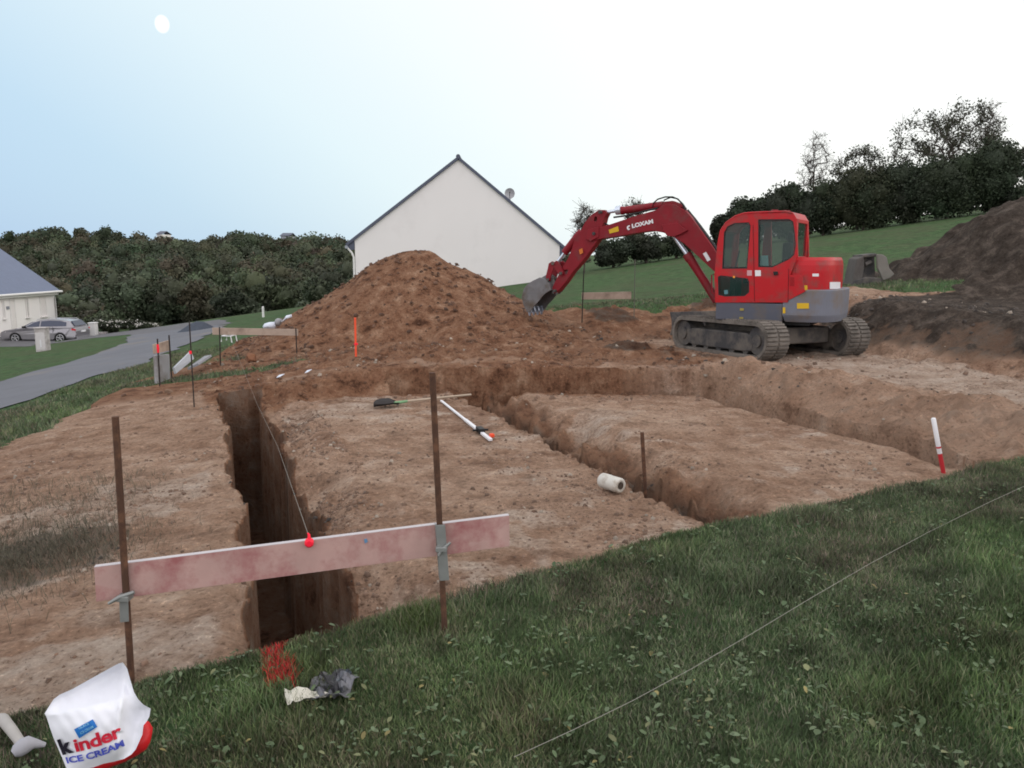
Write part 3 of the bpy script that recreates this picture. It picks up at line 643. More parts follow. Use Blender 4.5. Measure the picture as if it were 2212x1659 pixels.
# ---------------------------------------------------------------- houses, car, street things
M_ren = mat('white_render', (.77, .74, .73), .9, var=.03, scale=.6, bump=.003, bscale=60, dirt=(.69, .66, .65), dirt_amt=.3, dscale=.4)
M_slate = mat('slate', (.085, .095, .135), .55, var=.18, scale=2.5, bump=.01, bscale=6)
M_slate2 = mat('slate_blue', (.125, .150, .225), .5, var=.14, scale=2.5, bump=.01, bscale=6)
M_pvc = mat('white_pvc', (.72, .71, .69), .5, var=.03)
M_zinc = mat('zinc', (.30, .32, .36), .5, metal=.4, var=.08)
# gable house
HY = 36.0
hs = empty('gable_house', at_y(990, 640, HY), 0, 'white rendered house with a blank pointed gable and slate verge, behind the earth heap', 'house')
HI = Matrix.Translation(-hs.location)
def Hp(u, v, dy=0): p = at_y(u, v, HY); return Vector((p.x, HY + dy, p.z))
gl, gr, pk = Hp(766, 519), Hp(1209, 530), Hp(990, 345)
base = -1.2
mb = MB(); mb.prism([Vector((gl.x, HY, base)), gl, pk, gr, Vector((gr.x, HY, base))], (0, 11.5, 0)); wall = mb.build('wall', M_ren, hs, M=HI)
# slate roof: two slopes with thickness, slightly over the gable
def slope(e, p, k):
    d = (p - e).normalized(); e2 = e - d * k; nrm = Vector((-d.z, 0, d.x)); nrm = nrm if nrm.z > 0 else -nrm
    return [e2 + nrm * .004, p + nrm * .004, p + nrm * .12, e2 + nrm * .12]
mb = MB()
for e_ in (gl, gr): mb.prism([Vector((q.x, HY - .10, q.z)) for q in slope(e_, pk, .42)], (0, 11.7, 0))
roof = mb.build('roof', M_slate, hs, M=HI)
mb = MB(); mb.tube([Vector((pk.x, HY - .12, pk.z + .13)), Vector((pk.x, HY + 11.6, pk.z + .13))], .10, 8); mb.build('ridge_tiles', M_slate, roof, M=HI)
for e_, s in ((gl, -1), (gr, 1)):
    mb = MB(); g = e_ + Vector((s * .36, 0, -.30)); mb.tube([Vector((g.x, HY - .1, g.z)), Vector((g.x, HY + 11.6, g.z))], .075, 8); mb.build('gutter', M_zinc, roof, M=HI)
    mb = MB(); mb.tube([g + Vector((0, -.02, 0)), g + Vector((-s * .22, -.02, -.25)), Vector((e_.x + s * .06, HY - .02, e_.z - .75)), Vector((e_.x + s * .06, HY - .02, base))], .045, 8); mb.build('downpipe', M_pvc if s < 0 else M_zinc, wall, M=HI)
    mb = MB(); mb.prism([Vector((e_.x + s * .01, HY - .03, e_.z - .02)), Vector((e_.x + s * .34, HY - .03, e_.z - .26)), Vector((e_.x + s * .34, HY - .03, e_.z - .42)), Vector((e_.x + s * .01, HY - .03, e_.z - .42))], (0, .25, 0)); mb.build('eaves_box', M_slate, roof, M=HI)
# satellite dish on the right-hand slope
dp = Hp(1103, 437); ds = empty('satellite_dish', (dp.x, HY + 2.0, dp.z - .1), 0, 'round grey satellite dish standing on the right roof slope of the gable house', 'satellite dish')
DI = Matrix.Translation(-ds.location)
mb = MB(); n = 28; cpt = Vector((at_y(1101, 418, HY + 2).x, HY + 2.0, at_y(1101, 418, HY + 2).z)); vs = [cpt + Vector((0, .12, 0))]; fs = []
for r_ in (.25, .5, .75, 1.0):
    for k in range(n): t = 2 * math.pi * k / n; vs.append(cpt + Vector((.24 * r_ * math.cos(t), .12 - .12 * r_ * r_, .25 * r_ * math.sin(t))))
for k in range(n): fs.append((0, 1 + k, 1 + (k + 1) % n))
for j in range(3):
    for k in range(n): fs.append((1 + j * n + k, 1 + (j + 1) * n + k, 1 + (j + 1) * n + (k + 1) % n, 1 + j * n + (k + 1) % n))
mb.add(vs, fs, True); mb.build('reflector', mat('dish_grey', (.45, .45, .46), .5, var=.15), ds, M=DI)
mb = MB(); mb.tube([ds.location - UP * .4, ds.location + UP * .1, cpt + Vector((0, .14, 0))], .02, 8); mb.build('mast', M_zinc, ds, M=DI)
mb = MB(); mb.tube([cpt + Vector((0, .1, -.25)), cpt + Vector((0, -.28, -.05)), cpt + Vector((0, -.3, 0))], .014, 6); mb.box(cpt + Vector((0, -.3, .02)), (.06, .08, .06)); mb.build('feed_arm', M_iron, ds, M=DI)

# gabled house on the left: its long front faces right, toward the lane, and is seen very obliquely
XW = -33.6; base = -7; YF = 58.2
def on_x(u, v, dx=0): d = ray(u, v); t = (XW + dx) / d.x; return Vector((XW + dx, d.y * t, CAM_H + d.z * t))
lh = empty('gabled_house', (XW, 55, -3.6), 0, 'white house with a blue slate roof at the left edge behind the car', 'house')
LI = Matrix.Translation(-lh.location)
zE = at_y(120, 628, YF).z; ez = zE + .16; rr_ = 4.6; rz = ez + rr_ * .735
mb = MB(); mb.prism([(XW, YF, base), (XW, YF, zE), (XW - rr_ + .2, YF, rz - .25), (XW - 2 * rr_ + .4, YF, zE), (XW - 2 * rr_ + .4, YF, base)], (0, -16, 0)); wall = mb.build('wall', mat('cream_render', (.87, .84, .82), .9, var=.02, scale=1.5), lh, M=LI)
mb = MB()
for s in (1, -1):
    xe = XW - rr_ + s * (rr_ + .32) if s > 0 else XW - rr_ - (rr_ + .12)
    mb.prism([(xe, YF + .25, ez - .25), (XW - rr_, YF + .25, rz), (XW - rr_, YF + .25, rz + .1), (xe, YF + .25, ez - .15)], (0, -16.5, 0))
roof = mb.build('roof', M_slate2, lh, M=LI)
xe = XW + .32
mb = MB(); mb.tube([(xe + .08, YF + .3, ez - .22), (xe + .08, YF - 16, ez - .22)], .085, 8); mb.build('gutter', M_pvc, roof, M=LI)
mb = MB(); mb.prism([(XW + .01, YF - .02, ez - .42), (xe, YF - .02, ez - .42), (xe, YF - .02, ez - .30), (XW + .01, YF - .02, ez - .30)], (0, -15.9, 0)); mb.build('eaves_board', M_pvc, roof, M=LI)
mb = MB(); mb.tube([(xe + .05, YF - .12, ez - .3), (XW + .08, YF - .12, ez - .7), (XW + .08, YF - .12, base)], .05, 8); mb.build('downpipe', M_pvc, wall, M=LI)
M_shut = mat('pale_shutter', (.78, .74, .72), .6, var=.05); M_shut2 = mat('white_surround', (.80, .77, .75), .6, var=.05)
def opening(nm, u0, v0, u1, v1, m, sill=True):
    a, b = on_x(u0, v0), on_x(u1, v1); y0, y1 = a.y, b.y; z1 = a.z; z0 = b.z
    cy, cz, wy, wz = (y0 + y1) / 2, (z0 + z1) / 2, abs(y1 - y0), z1 - z0
    mb = MB(); X = XW + .025
    for (oy, oz, sy, s2) in ((-wy / 2, 0, .08, wz), (wy / 2, 0, .08, wz), (0, wz / 2 + .03, wy + .07, .07)): mb.box((X, cy + oy, cz + oz), (.06, sy, s2))
    if sill: mb.box((XW + .08, cy, cz - wz / 2 - .03), (.16, wy + .2, .06))
    f = mb.build(nm, M_shut2, wall, M=LI)
    mb = MB(); mb.box((XW + .004, cy, cz), (.03, wy - .08, wz - .01)); mb.build('panel', m, f, M=LI); return f
M_lk = mat('grey_window_blind', (.55, .52, .51), .5, var=.08)
opening('window', 4, 650, 11, 688, M_lk); opening('door', 20, 648, 36, 709, M_shut, False); opening('window', 54, 645, 63, 685, M_lk); opening('window', 85, 643, 101, 683, M_shut)
mb = MB(); q = on_x(28, 640); mb.box((q.x + .12, q.y, q.z), (.2, .4, .2)); mb.build('wall_lamp', M_iron, wall, bevel=.03, M=LI)
mb = MB(); q = on_x(16, 665); mb.box((q.x + .03, q.y, q.z), (.06, .25, .2)); mb.build('letter_plate', M_zinc, wall, M=LI)

# estate car
CY = 49.0
cr_ = at_y(163, 740, CY); cz = at_y(100, 742, CY).z
car = empty('estate_car', (at_y(163, 740, CY).x - 2.35, CY + .9, cz), 0, 'silver grey estate car parked on the drive in front of the left house', 'car')
# local frame: x forward = world -x ; build with x to the right (rear at +)
M_car = mat('silver_car_paint', (.28, .27, .29), .3, metal=.5, var=.04, spec=.5, coat=.4)
M_cg = mat('car_glass', (.025, .035, .07), .08, var=.05, spec=.6)
M_tyre = mat('tyre', (.02, .02, .02), .85)
M_rim = mat('alloy', (.50, .50, .52), .35, metal=.7)
def carv(sil, hw, name, m, parent, taper=None, bevel=.04, n=3):
    """side silhouette closed across the width, sides tapered with height"""
    zs = [p[1] for p in sil]; vs = []; k = len(sil)
    tp = taper or (lambda x, z: hw)
    for s in (-1, 1):
        for x, z in sil: vs.append((x, s * tp(x, z), z))
    mb = MB(); mb.add(vs, [tuple(range(k))[::-1], tuple(range(k, 2 * k))] + [(i, (i + 1) % k, k + (i + 1) % k, k + i) for i in range(k)])
    return mb.build(name, m, parent, bevel)
def arch(xc, r=.36, n=9): return [(xc + r * math.cos(math.pi * (1 - i / n)), .30 + r * math.sin(math.pi * (1 - i / n))) for i in range(n + 1)]
low = [(-2.36, .35), (-2.38, .55), (-2.30, .70), (-2.05, .80), (-1.30, .93), (-.95, .98), (2.10, 1.02), (2.32, .98), (2.38, .75), (2.40, .55), (2.38, .38), (2.25, .28)] + arch(1.42)[::-1] + [(1.0, .22), (-.95, .22)] + arch(-1.38)[::-1] + [(-2.1, .24)]
def tp(x, z): return .91 - .05 * max(0, abs(x) - 1.7) * 2 - (.05 if z > .9 else 0)
body = carv(low, .9, 'body', M_car, car, tp, .05)
gh = [(-1.02, .95), (-.35, 1.30), (.05, 1.42), (.6, 1.475), (1.4, 1.45), (1.95, 1.38), (2.30, 1.0), (2.1, .95)]
def tg(x, z): return .86 - .30 * (z - .95) / .52 * .9 if z > .95 else .86
green = carv(gh, .8, 'greenhouse', M_car, body, tg, .03)
def side_glass(pts, name):
    for s in (-1, 1):
        mb = MB(); P = [Vector((x, s * (tg(x, z) + .006), z)) for x, z in pts]; mb.prism(P, (0, s * .012, 0)); o = mb.build(name, M_cg, body)
side_glass([(-.72, 1.03), (-.25, 1.29), (.02, 1.36), (.12, 1.37), (.12, 1.05)], 'front_window')
side_glass([(.20, 1.05), (.20, 1.375), (.75, 1.41), (1.35, 1.395), (1.78, 1.30), (1.80, 1.08)], 'rear_window')
mb = MB(); mb.prism([(-1.0, -.70, .985), (-.40, -.56, 1.29), (-.40, .56, 1.29), (-1.0, .70, .985)], (-.03, 0, .03)); mb.build('windscreen', M_cg, body)
mb = MB(); mb.prism([(2.0, -.55, 1.355), (2.255, -.68, 1.06), (2.255, .68, 1.06), (2.0, .55, 1.355)], (.04, 0, .03)); mb.build('tailgate_window', M_cg, body)
for s in (-1, 1):
    mb = MB(); mb.prism([(2.10, s * .80, .92), (2.36, s * .78, .90), (2.37, s * .78, .80), (2.12, s * .82, .82)], (.03, s * .05, 0)); mb.build('tail_lamp', mat('red_lens', (.5, .01, .02), .3), body)
    mb = MB(); mb.prism([(-2.30, s * .70, .70), (-1.95, s * .84, .76), (-1.98, s * .85, .64), (-2.33, s * .72, .60)], (0, s * .03, .01)); mb.build('headlight', M_rim, body)
    mb = MB(); mb.box((-.72, s * 1.0, 1.03), (.16, .22, .13)); mb.build('mirror', M_black, body, bevel=.03)
    mb = MB(); mb.tube([(-.1, s * .63, 1.43), (.0, s * .63, 1.49), (1.7, s * .60, 1.48), (1.85, s * .6, 1.42)], .02, 6); mb.build('roof_rail', M_rim, body)
    mb = MB(); mb.box((0, s * .885, .33), (1.9, .03, .04)); mb.build('sill_trim', M_rim, body)
    mb = MB(); mb.box((0.02, s * .885, .68), (.012, .03, .62)); mb.build('door_gap', M_black, body); mb = MB(); mb.box((1.0, s * .885, .7), (.012, .03, .6)); mb.build('door_gap', M_black, body)
mb = MB(); mb.box((2.40, 0, .34), (.06, 1.5, .10)); mb.build('bumper_trim', M_rim, body); mb = MB(); mb.box((2.42, 0, .72), (.03, .52, .12)); mb.build('number_plate', M_white, body)
for x in (-1.38, 1.42):
    for s in (-1, 1):
        mb = MB(); mb.tube([(x, s * .68, .33), (x, s * .90, .33)], .325, 24); wh = mb.build('wheel', M_tyre, car)
        mb = MB(); mb.tube([(x, s * .89, .33), (x, s * .912, .33)], .22, 20)
        mb.build('rim', M_black, wh)
        mb = MB()
        for k in range(5):
            t = 2 * math.pi * k / 5 + .3
            for dt in (-.12, .12): mb.tube([(x, s * .918, .33), (x + .21 * math.cos(t + dt), s * .918, .33 + .21 * math.sin(t + dt))], .018, 6)
        for k in range(20):
            t = 2 * math.pi * k / 20; t2 = t + 2 * math.pi / 20; mb.tube([(x + .22 * math.cos(t), s * .915, .33 + .22 * math.sin(t)), (x + .22 * math.cos(t2), s * .915, .33 + .22 * math.sin(t2))], .02, 6, cap=False)
        mb.build('spokes', M_rim, wh)
# post in front of the car, gate post and low wall behind it
M_conc = mat('pale_concrete', (.50, .47, .46), .9, var=.18, scale=3, bump=.006, dirt=(.24, .2, .19), dirt_amt=.5, dscale=2)
def block(name, u0, v0, u1, v1, y, dep, m, label, cat, bev=.02, group=None, cap=None):
    a, b = at_y(u0, v0, y), at_y(u1, v1, y); o = empty(name, ((a.x + b.x) / 2, y + dep / 2, b.z), 0, label, cat, group)
    wx, hz = b.x - a.x, a.z - b.z; mb = MB(); mb.box((0, 0, hz / 2 - .15), (wx, dep, hz + .3)); mb.build('body', m, o, bev)
    if cap: mb = MB(); mb.box((0, 0, hz + cap / 2), (wx + cap, dep + cap, cap)); mb.build('cap', m, o, .01)
    return o
o = block('meter_cabinet', 73, 710, 102, 767, 36.0, .35, M_conc, 'pale upright utility cabinet on the verge in front of the estate car', 'utility cabinet', cap=.05)
mb = MB(); hz = at_y(73, 707, 36).z - at_y(73, 767, 36).z; mb.box((0, -.18, hz * .5), (.42, .02, hz * .62)); mb.build('door', mat('grey_cabinet_door', (.58, .55, .55), .7, var=.1), o)
mb = MB(); mb.box((.02, -.2, hz * .42), (.05, .03, .34)); mb.build('handle', M_white, o)
block('gate_post', 190, 699, 207, 739, 51.5, .45, M_pvc, 'white square gate post just behind the tail of the estate car', 'gate post', cap=.06)
block('low_wall', 206, 719, 229, 737, 52.0, .3, M_conc, 'low grey concrete wall stub to the right of the white gate post', 'wall', cap=.04)
p = drop(569, 684); o = empty('fence_post', p, 0, 'thin pale post standing in the grass between the wood and the earth heap', 'post'); hgt = at_y(569, 663, p.y).z - p.z
mb = MB(); mb.tube([(0, 0, -.3), (0, 0, hgt)], [.07, .06], 8); mb.tube([(0, 0, hgt), (0, 0, hgt + .03)], [.06, .02], 8); mb.build('shaft', M_pvc, o)

# ---------------------------------------------------------------- heaps
def heap(name, x0, x1, yc, prof, front, backs, label, zone, m=M_soil, step=.07, seed=1, rough=.09, cat='earth heap', kind=None, ridge=None):
    """ridge profile z(x) along x, falling to the front and back at the angle of repose"""
    xs = np.arange(x0, x1, step); ys = np.arange(yc - front, yc + backs, step); X, Y = np.meshgrid(xs, ys, indexing='ij')
    n1 = fbm(X, Y, .8, 3, seed); n2 = fbm(X, Y, 3.1, 4, seed + 5); n3 = fbm(X, Y, 12, 2, seed + 9)
    zr = np.interp(X, [p[0] for p in prof], [p[1] for p in prof]); g = terrain(X, Y)[0]
    d = Y - (yc + .4 * n1); fr = np.where(d < 0, -d / front, d / backs)
    gully = .35 * np.abs(vn(X * 1.6 + .3 * d, Y * 0, seed + 3)) * np.clip(fr * 2, 0, 1)
    sh = np.clip(1 - fr * (1 + gully), -1, 1); sh = np.where(sh > .85, .85 + (sh - .85) * .6, sh) / .94
    H = (zr - np.interp(X, [x0, x1], [0, 0])) 
    foot = np.minimum(g, zr) - .12
    Z = foot + (H - foot) * np.clip(sh, 0, 1) ** 1.0 + rough * (n1 * 2.4 + n2 * .95) * np.clip(sh * 4, 0, 1) + .022 * n3 * np.clip(sh * 4, 0, 1) + np.where(sh < .02, -.2, 0)
    Z = np.where(sh <= .02, g - .25, Z)
    i = np.arange(X.size).reshape(X.shape); F = np.stack([i[:-1, :-1], i[1:, :-1], i[1:, 1:], i[:-1, 1:]], -1).reshape(-1, 4)
    keep = (sh.reshape(-1)[F] > -.3).any(1); F = F[keep]
    zc = zone(X, Y, Z, n1, n2); return tag(np_mesh(name, np.stack([X, Y, Z], -1).reshape(-1, 3), F, m, smooth=True, col=np.stack(zc, -1).reshape(-1, 4), colname='zone'), label, cat, kind=kind)
prof = []
for u, v in [(560, 735), (575, 722), (590, 706), (615, 684), (640, 668), (665, 655), (700, 640), (735, 622), (765, 603), (782, 585), (800, 570), (830, 557), (860, 549), (885, 545), (905, 543), (925, 545), (945, 555), (965, 568), (985, 577), (1010, 586), (1040, 600), (1060, 612), (1080, 626), (1105, 640), (1130, 650), (1160, 662), (1200, 690)]:
    p = at_y(u, v, 19.0); prof.append((p.x, p.z))
heap('earth_heap', -6.6, 1.4, 19.0, prof, 3.6, 3.0, 'large heap of brown excavated earth in front of the white gable house', lambda X, Y, Z, a, b: (0 * X, .2 * ss(.1, .5, a), .86 + .12 * b, .3 * ss(0, .4, a)), seed=11, rough=.055)
prof = []
for u, v in [(1880, 628), (1900, 618), (1935, 600), (1975, 578), (2010, 555), (2045, 535), (2065, 515), (2085, 490), (2110, 470), (2150, 452), (2212, 436), (2300, 420), (2450, 430), (2600, 520), (2700, 600)]:
    p = at_y(u, v, 19.0); prof.append((p.x, p.z))
heap('topsoil_heap', 8.2, 18.2, 19.0, prof, 4.6, 3.5, 'tall heap of dark topsoil rising at the right edge behind the excavator', lambda X, Y, Z, a, b: (0 * X, .95 + 0 * X, 0 * X, 0 * X), seed=23, rough=.16)
prof = []
for u, v in [(388, 716), (400, 709), (412, 702), (425, 697), (440, 697), (450, 700), (462, 706), (478, 716)]:
    p = at_y(u, 716 - (716 - v) * 1.25, 36.0); prof.append((p.x, p.z))
M_grav = mat('blue_grey_gravel', (.055, .065, .085), .95, var=.3, scale=9, bump=.02, bscale=20)
heap('gravel_heap', prof[0][0], prof[-1][0], 36.0, prof, 1.5, 1.2, 'small heap of blue grey gravel at the far end of the lane', lambda X, Y, Z, a, b: (0 * X, 0 * X, 0 * X, 0 * X), m=M_grav, seed=31, rough=.03, cat='gravel heap')
# ---------------------------------------------------------------- vegetation
def unit(n, r): v = r.normal(size=(n, 3)); return v / np.linalg.norm(v, axis=1, keepdims=True)
def cards(C, size, r, up=.3):
    """one small crossed leaf card (quad) per centre"""
    n = len(C); a = unit(n, r); b = np.cross(a, unit(n, r)); b /= np.linalg.norm(b, axis=1, keepdims=True) + 1e-9
    s = (size * (.6 + .8 * r.rand(n)))[:, None]; a = a * s * .5; b = b * s * .36
    V = np.stack([C - a, C - b * .9 + a * .1, C + a, C + b], 1).reshape(-1, 3)
    return V, np.arange(4 * n).reshape(-1, 4)
def lump_crown(r, c, rad, nl, size, col, ncl=14, spread=.62, jit=.30, fill=True):
    """uneven crown from overlapping leaf clumps; returns V, F, colours (quads)"""
    cc = unit(ncl, r) * (r.rand(ncl, 1) ** .4) * spread; cr = .26 + .22 * r.rand(ncl)
    tint = np.array(col)[None] * np.array([[.97, 1.07, 1.0]]) * (1 + jit * (r.rand(ncl, 1) * 2 - 1)) * (1 + .08 * (r.rand(ncl, 3) * 2 - 1))
    k = r.randint(0, ncl, nl); d = unit(nl, r) * (r.rand(nl, 1) ** .22)
    P = (cc[k] + d * cr[k][:, None] * 1.15) * np.array(rad) + np.array(c)
    V, F = cards(P, np.full(nl, size), r); K = np.repeat(tint[k] * (1 + .25 * (r.rand(nl, 1) * 2 - 1)), 4, 0)
    if fill:
        Vs, Fs, Ks = [V], [F], [K]; m = len(V); nu, nv = 8, 5
        for j in range(ncl):
            t = np.linspace(0, 2 * np.pi, nu, endpoint=False); p = np.linspace(.15, np.pi - .15, nv)
            T, Pp = np.meshgrid(t, p, indexing='ij'); S = np.stack([np.sin(Pp) * np.cos(T), np.sin(Pp) * np.sin(T), np.cos(Pp)], -1).reshape(-1, 3)
            S = S * (.82 + .3 * r.rand(len(S), 1)); v = (cc[j] + S * cr[j] * .74) * np.array(rad) + np.array(c)
            i = np.arange(nu * nv).reshape(nu, nv); i2 = np.roll(i, -1, 0)
            f = np.stack([i[:, :-1], i2[:, :-1], i2[:, 1:], i[:, 1:]], -1).reshape(-1, 4) + m
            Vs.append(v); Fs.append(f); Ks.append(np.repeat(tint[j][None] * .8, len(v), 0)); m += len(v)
        V, F, K = np.concatenate(Vs), np.concatenate(Fs), np.concatenate(Ks)
    return V, F, K
# --- the far wood across the valley: one mass
r = np.random.RandomState(3); VV, FF, KK = [], [], []; off = 0; n_tr = 0
cols = [(.060, .068, .042), (.053, .063, .039), (.068, .074, .046), (.070, .066, .045), (.048, .057, .037), (.082, .066, .047), (.082, .088, .058), (.058, .072, .043)]
rows = [(66, 1.0), (73, 1.0), (82, 1.0), (92, 1), (104, 1), (116, 1), (130, 1), (146, 1), (164, 1), (182, 1), (200, 1), (218, 1)]
sil = ([-100, 0, 60, 130, 200, 300, 340, 420, 480, 540, 640, 720, 770, 900, 1100, 1300], [505, 508, 494, 484, 486, 497, 506, 512, 508, 494, 505, 508, 511, 520, 540, 555])
rowtop = {66: 655, 73: 628, 82: 608, 92: 590, 104: 572, 116: 556, 130: 545, 146: 532, 164: 522, 182: 512, 200: 504, 218: 499}
for y, _ in rows:
    step = 46 if y < 100 else 34
    for u in np.arange(-60, 1250 if y > 120 else 900, step * (75 / y) ** .35):
        uu = u + r.uniform(-.45, .45) * step; yy = y + r.uniform(-4, 4); x = (uu - 1106) / FPX * yy
        g = tz(x, yy); S = np.interp(uu, *sil); vt = max(rowtop[y] + r.uniform(-14, 10) + (18 if uu > 500 and y < 100 else 0), S + r.uniform(-5, 9))
        if y >= 200: vt = S + r.uniform(-6, 10)
        zt = at_y(uu, vt, yy).z; w = r.uniform(2.3, 3.9) * (1 + (y - 66) / 300); hh = max(zt - g, 2.5)
        cz = zt - min(hh * .5, w * 1.05); hz_ = zt - cz
        c = cols[r.randint(len(cols))] if uu > 60 or y > 120 else cols[r.randint(len(cols))]
        ls = .30 + .0018 * (y - 60); nl = int(1150 * (w / 3) ** 2 * (.34 / ls) ** 1.2)
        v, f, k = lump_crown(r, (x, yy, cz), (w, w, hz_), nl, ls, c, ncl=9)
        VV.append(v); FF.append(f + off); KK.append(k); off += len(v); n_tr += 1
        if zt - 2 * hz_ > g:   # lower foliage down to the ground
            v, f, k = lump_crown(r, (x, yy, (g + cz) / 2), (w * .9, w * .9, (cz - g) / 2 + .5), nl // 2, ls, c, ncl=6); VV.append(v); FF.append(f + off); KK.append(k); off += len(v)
wood = np_mesh('wood', np.concatenate(VV), np.concatenate(FF), M_leaf, col=np.concatenate(KK))
tag(wood, 'dense mixed autumn wood covering the far side of the valley', 'wood', kind='stuff'); print('wood', n_tr, off)
# --- trees and shrubs one can tell apart
def tree(name, u, vtop, vbase, wpx, y, col, label, cat, nl=2500, size=.16, seed=0, group=None, ncl=16, trunk=.09, fill=True, jit=.3, low=.0, depth=1.0):
    r = np.random.RandomState(seed + 100); x = (u - 1106) / FPX * y; g = tz(x, y); zt = at_y(u, vtop, y).z; h = zt - g; w = wpx / FPX * y / 2
    o = empty(name, (x, y, g), 0, label, cat, group)
    zc0 = h * low; v, f, k = lump_crown(r, (0, 0, (h + zc0) / 2), (w / .85, w * depth / .85, (h - zc0) / 2 / .86), nl, size, col, ncl=ncl, fill=fill, jit=jit)
    v[:, 2] = np.maximum(v[:, 2], .0 + .12 * r.rand(len(v)))
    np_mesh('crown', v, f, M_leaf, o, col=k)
    mb = MB(); mb.tube([(0, 0, -.3), (.02 * h, .0, h * .25), (-.01 * h, .01 * h, h * .6)], [trunk, trunk * .75, trunk * .3], 8)
    for q in range(5):
        t = q * 1.3 + seed; mb.tube([(.01, 0, h * (.12 + .08 * q)), (math.cos(t) * w * .35, math.sin(t) * w * .35, h * (.3 + .09 * q)), (math.cos(t) * w * .6, math.sin(t) * w * .6, h * (.42 + .1 * q))], [trunk * .5, trunk * .3, trunk * .12], 6)
    mb.build('trunk', M_bark, o); return o
T = tree
T('broadleaf_tree', 262, 585, 712, 100, 60, (.075, .085, .055), 'pale olive tree standing lighter than the wood, above the white flowering shrubs', 'tree', nl=4500, size=.26, seed=1, ncl=20)
T('broadleaf_tree', 345, 622, 708, 90, 61, (.040, .045, .028), 'dark rounded tree between the pale olive tree and the gravel heap', 'tree', nl=4000, size=.26, seed=2)
T('broadleaf_tree', 425, 612, 700, 95, 62, (.058, .050, .034), 'brownish tree right behind the gravel heap', 'tree', nl=4000, size=.26, seed=3)
T('broadleaf_tree', 510, 628, 695, 90, 60, (.038, .042, .028), 'dark low tree between the gravel heap and the pale fence post', 'tree', nl=3600, size=.26, seed=4)
T('broadleaf_tree', 600, 600, 690, 100, 62, (.050, .052, .032), 'spreading tree above the pale fence post at the foot of the wood', 'tree', nl=4200, size=.26, seed=5)
T('broadleaf_tree', 705, 585, 675, 110, 60, (.045, .050, .032), 'dark tree touching the left corner of the gable house', 'tree', nl=4500, size=.26, seed=6)
T('shrub', 222, 672, 742, 66, 57, (.085, .095, .060), 'pale grey green shrub at the right corner of the left house', 'shrub', nl=1800, size=.2, seed=7)
T('shrub', 175, 688, 730, 50, 56, (.050, .055, .034), 'low dark shrub right behind the roof of the estate car', 'shrub', nl=1500, size=.2, seed=8)
def flowering(u, vtop, wpx, y, label, seed):
    o = T('flowering_shrub', u, vtop, 730, wpx, y, (.042, .046, .028), label, 'shrub', nl=2600, size=.16, seed=seed, group='white flowering shrubs by the lane')
    r = np.random.RandomState(seed); w = wpx / FPX * y / 2; zt = at_y(u, vtop, y).z - o.location.z
    n = 26; p = np.stack([r.uniform(-w, w, n), r.uniform(-w, -.2, n), zt * (.35 + .62 * r.rand(n) ** .7)], 1); V = []; F = []
    v, f = cards(np.repeat(p, 5, 0) + r.normal(size=(n * 5, 3)) * .05, np.full(n * 5, .085), r)
    np_mesh('blossom', v, f, mat('white_blossom', (.62, .60, .55), .8), o)
flowering(235, 688, 50, 53, 'white flowering shrub nearest the white gate post', 41); flowering(280, 690, 56, 52.5, 'white flowering shrub in the middle of the row of three', 42); flowering(325, 696, 44, 52, 'white flowering shrub nearest the gravel heap', 43)
# right-hand hedge line on the slope
DK = (.036, .042, .028)
for k, (u, vt, vb, wp, y, c, lab) in enumerate([
    (1560, 462, 556, 62, 46, (.034, .036, .026), 'small dark ragged tree just above and left of the excavator cab'),
    (1620, 420, 548, 110, 46, DK, 'dark hedge shrub directly above the excavator cab roof'),
    (1690, 398, 538, 110, 45, DK, 'dark hedge shrub below the bare slender tree, on its left'),
    (1765, 392, 530, 105, 45, (.040, .050, .032), 'dark hedge shrub between the bare slender tree and the tall open tree'),
    (1850, 352, 524, 120, 44, (.036, .038, .024), 'bulky dark shrub at the left foot of the tall open tree'),
    (1935, 350, 520, 125, 44, DK, 'bulky dark shrub under the trunk of the tall open tree'),
    (2025, 330, 512, 130, 43, (.034, .042, .026), 'tall dark shrub right of the tall open tree trunk'),
    (2120, 306, 500, 125, 43, (.036, .044, .028), 'tallest rounded dark shrub, above the topsoil heap'),
    (2205, 400, 500, 90, 42, DK, 'dark shrub cut by the right edge of the picture')]):
    T('hedge_shrub', u, vt, vb, wp * 1.15, y, c, lab, 'shrub', nl=17000, size=.135, seed=60 + k, group='dark hedge shrubs on the right slope', ncl=30, jit=.2, depth=.7)
for k, (u, vt, wp, lab) in enumerate([(1322, 512, 84, 'low shrub left of the round bush beneath the excavator boom'), (1392, 492, 100, 'round dark bush seen beneath the excavator boom'), (1456, 502, 84, 'dark bush right behind the excavator boom cylinder')]):
    T('shrub', u, vt, 570, wp, 40, (.040, .045, .032), lab, 'shrub', nl=6500, size=.11, seed=80 + k)
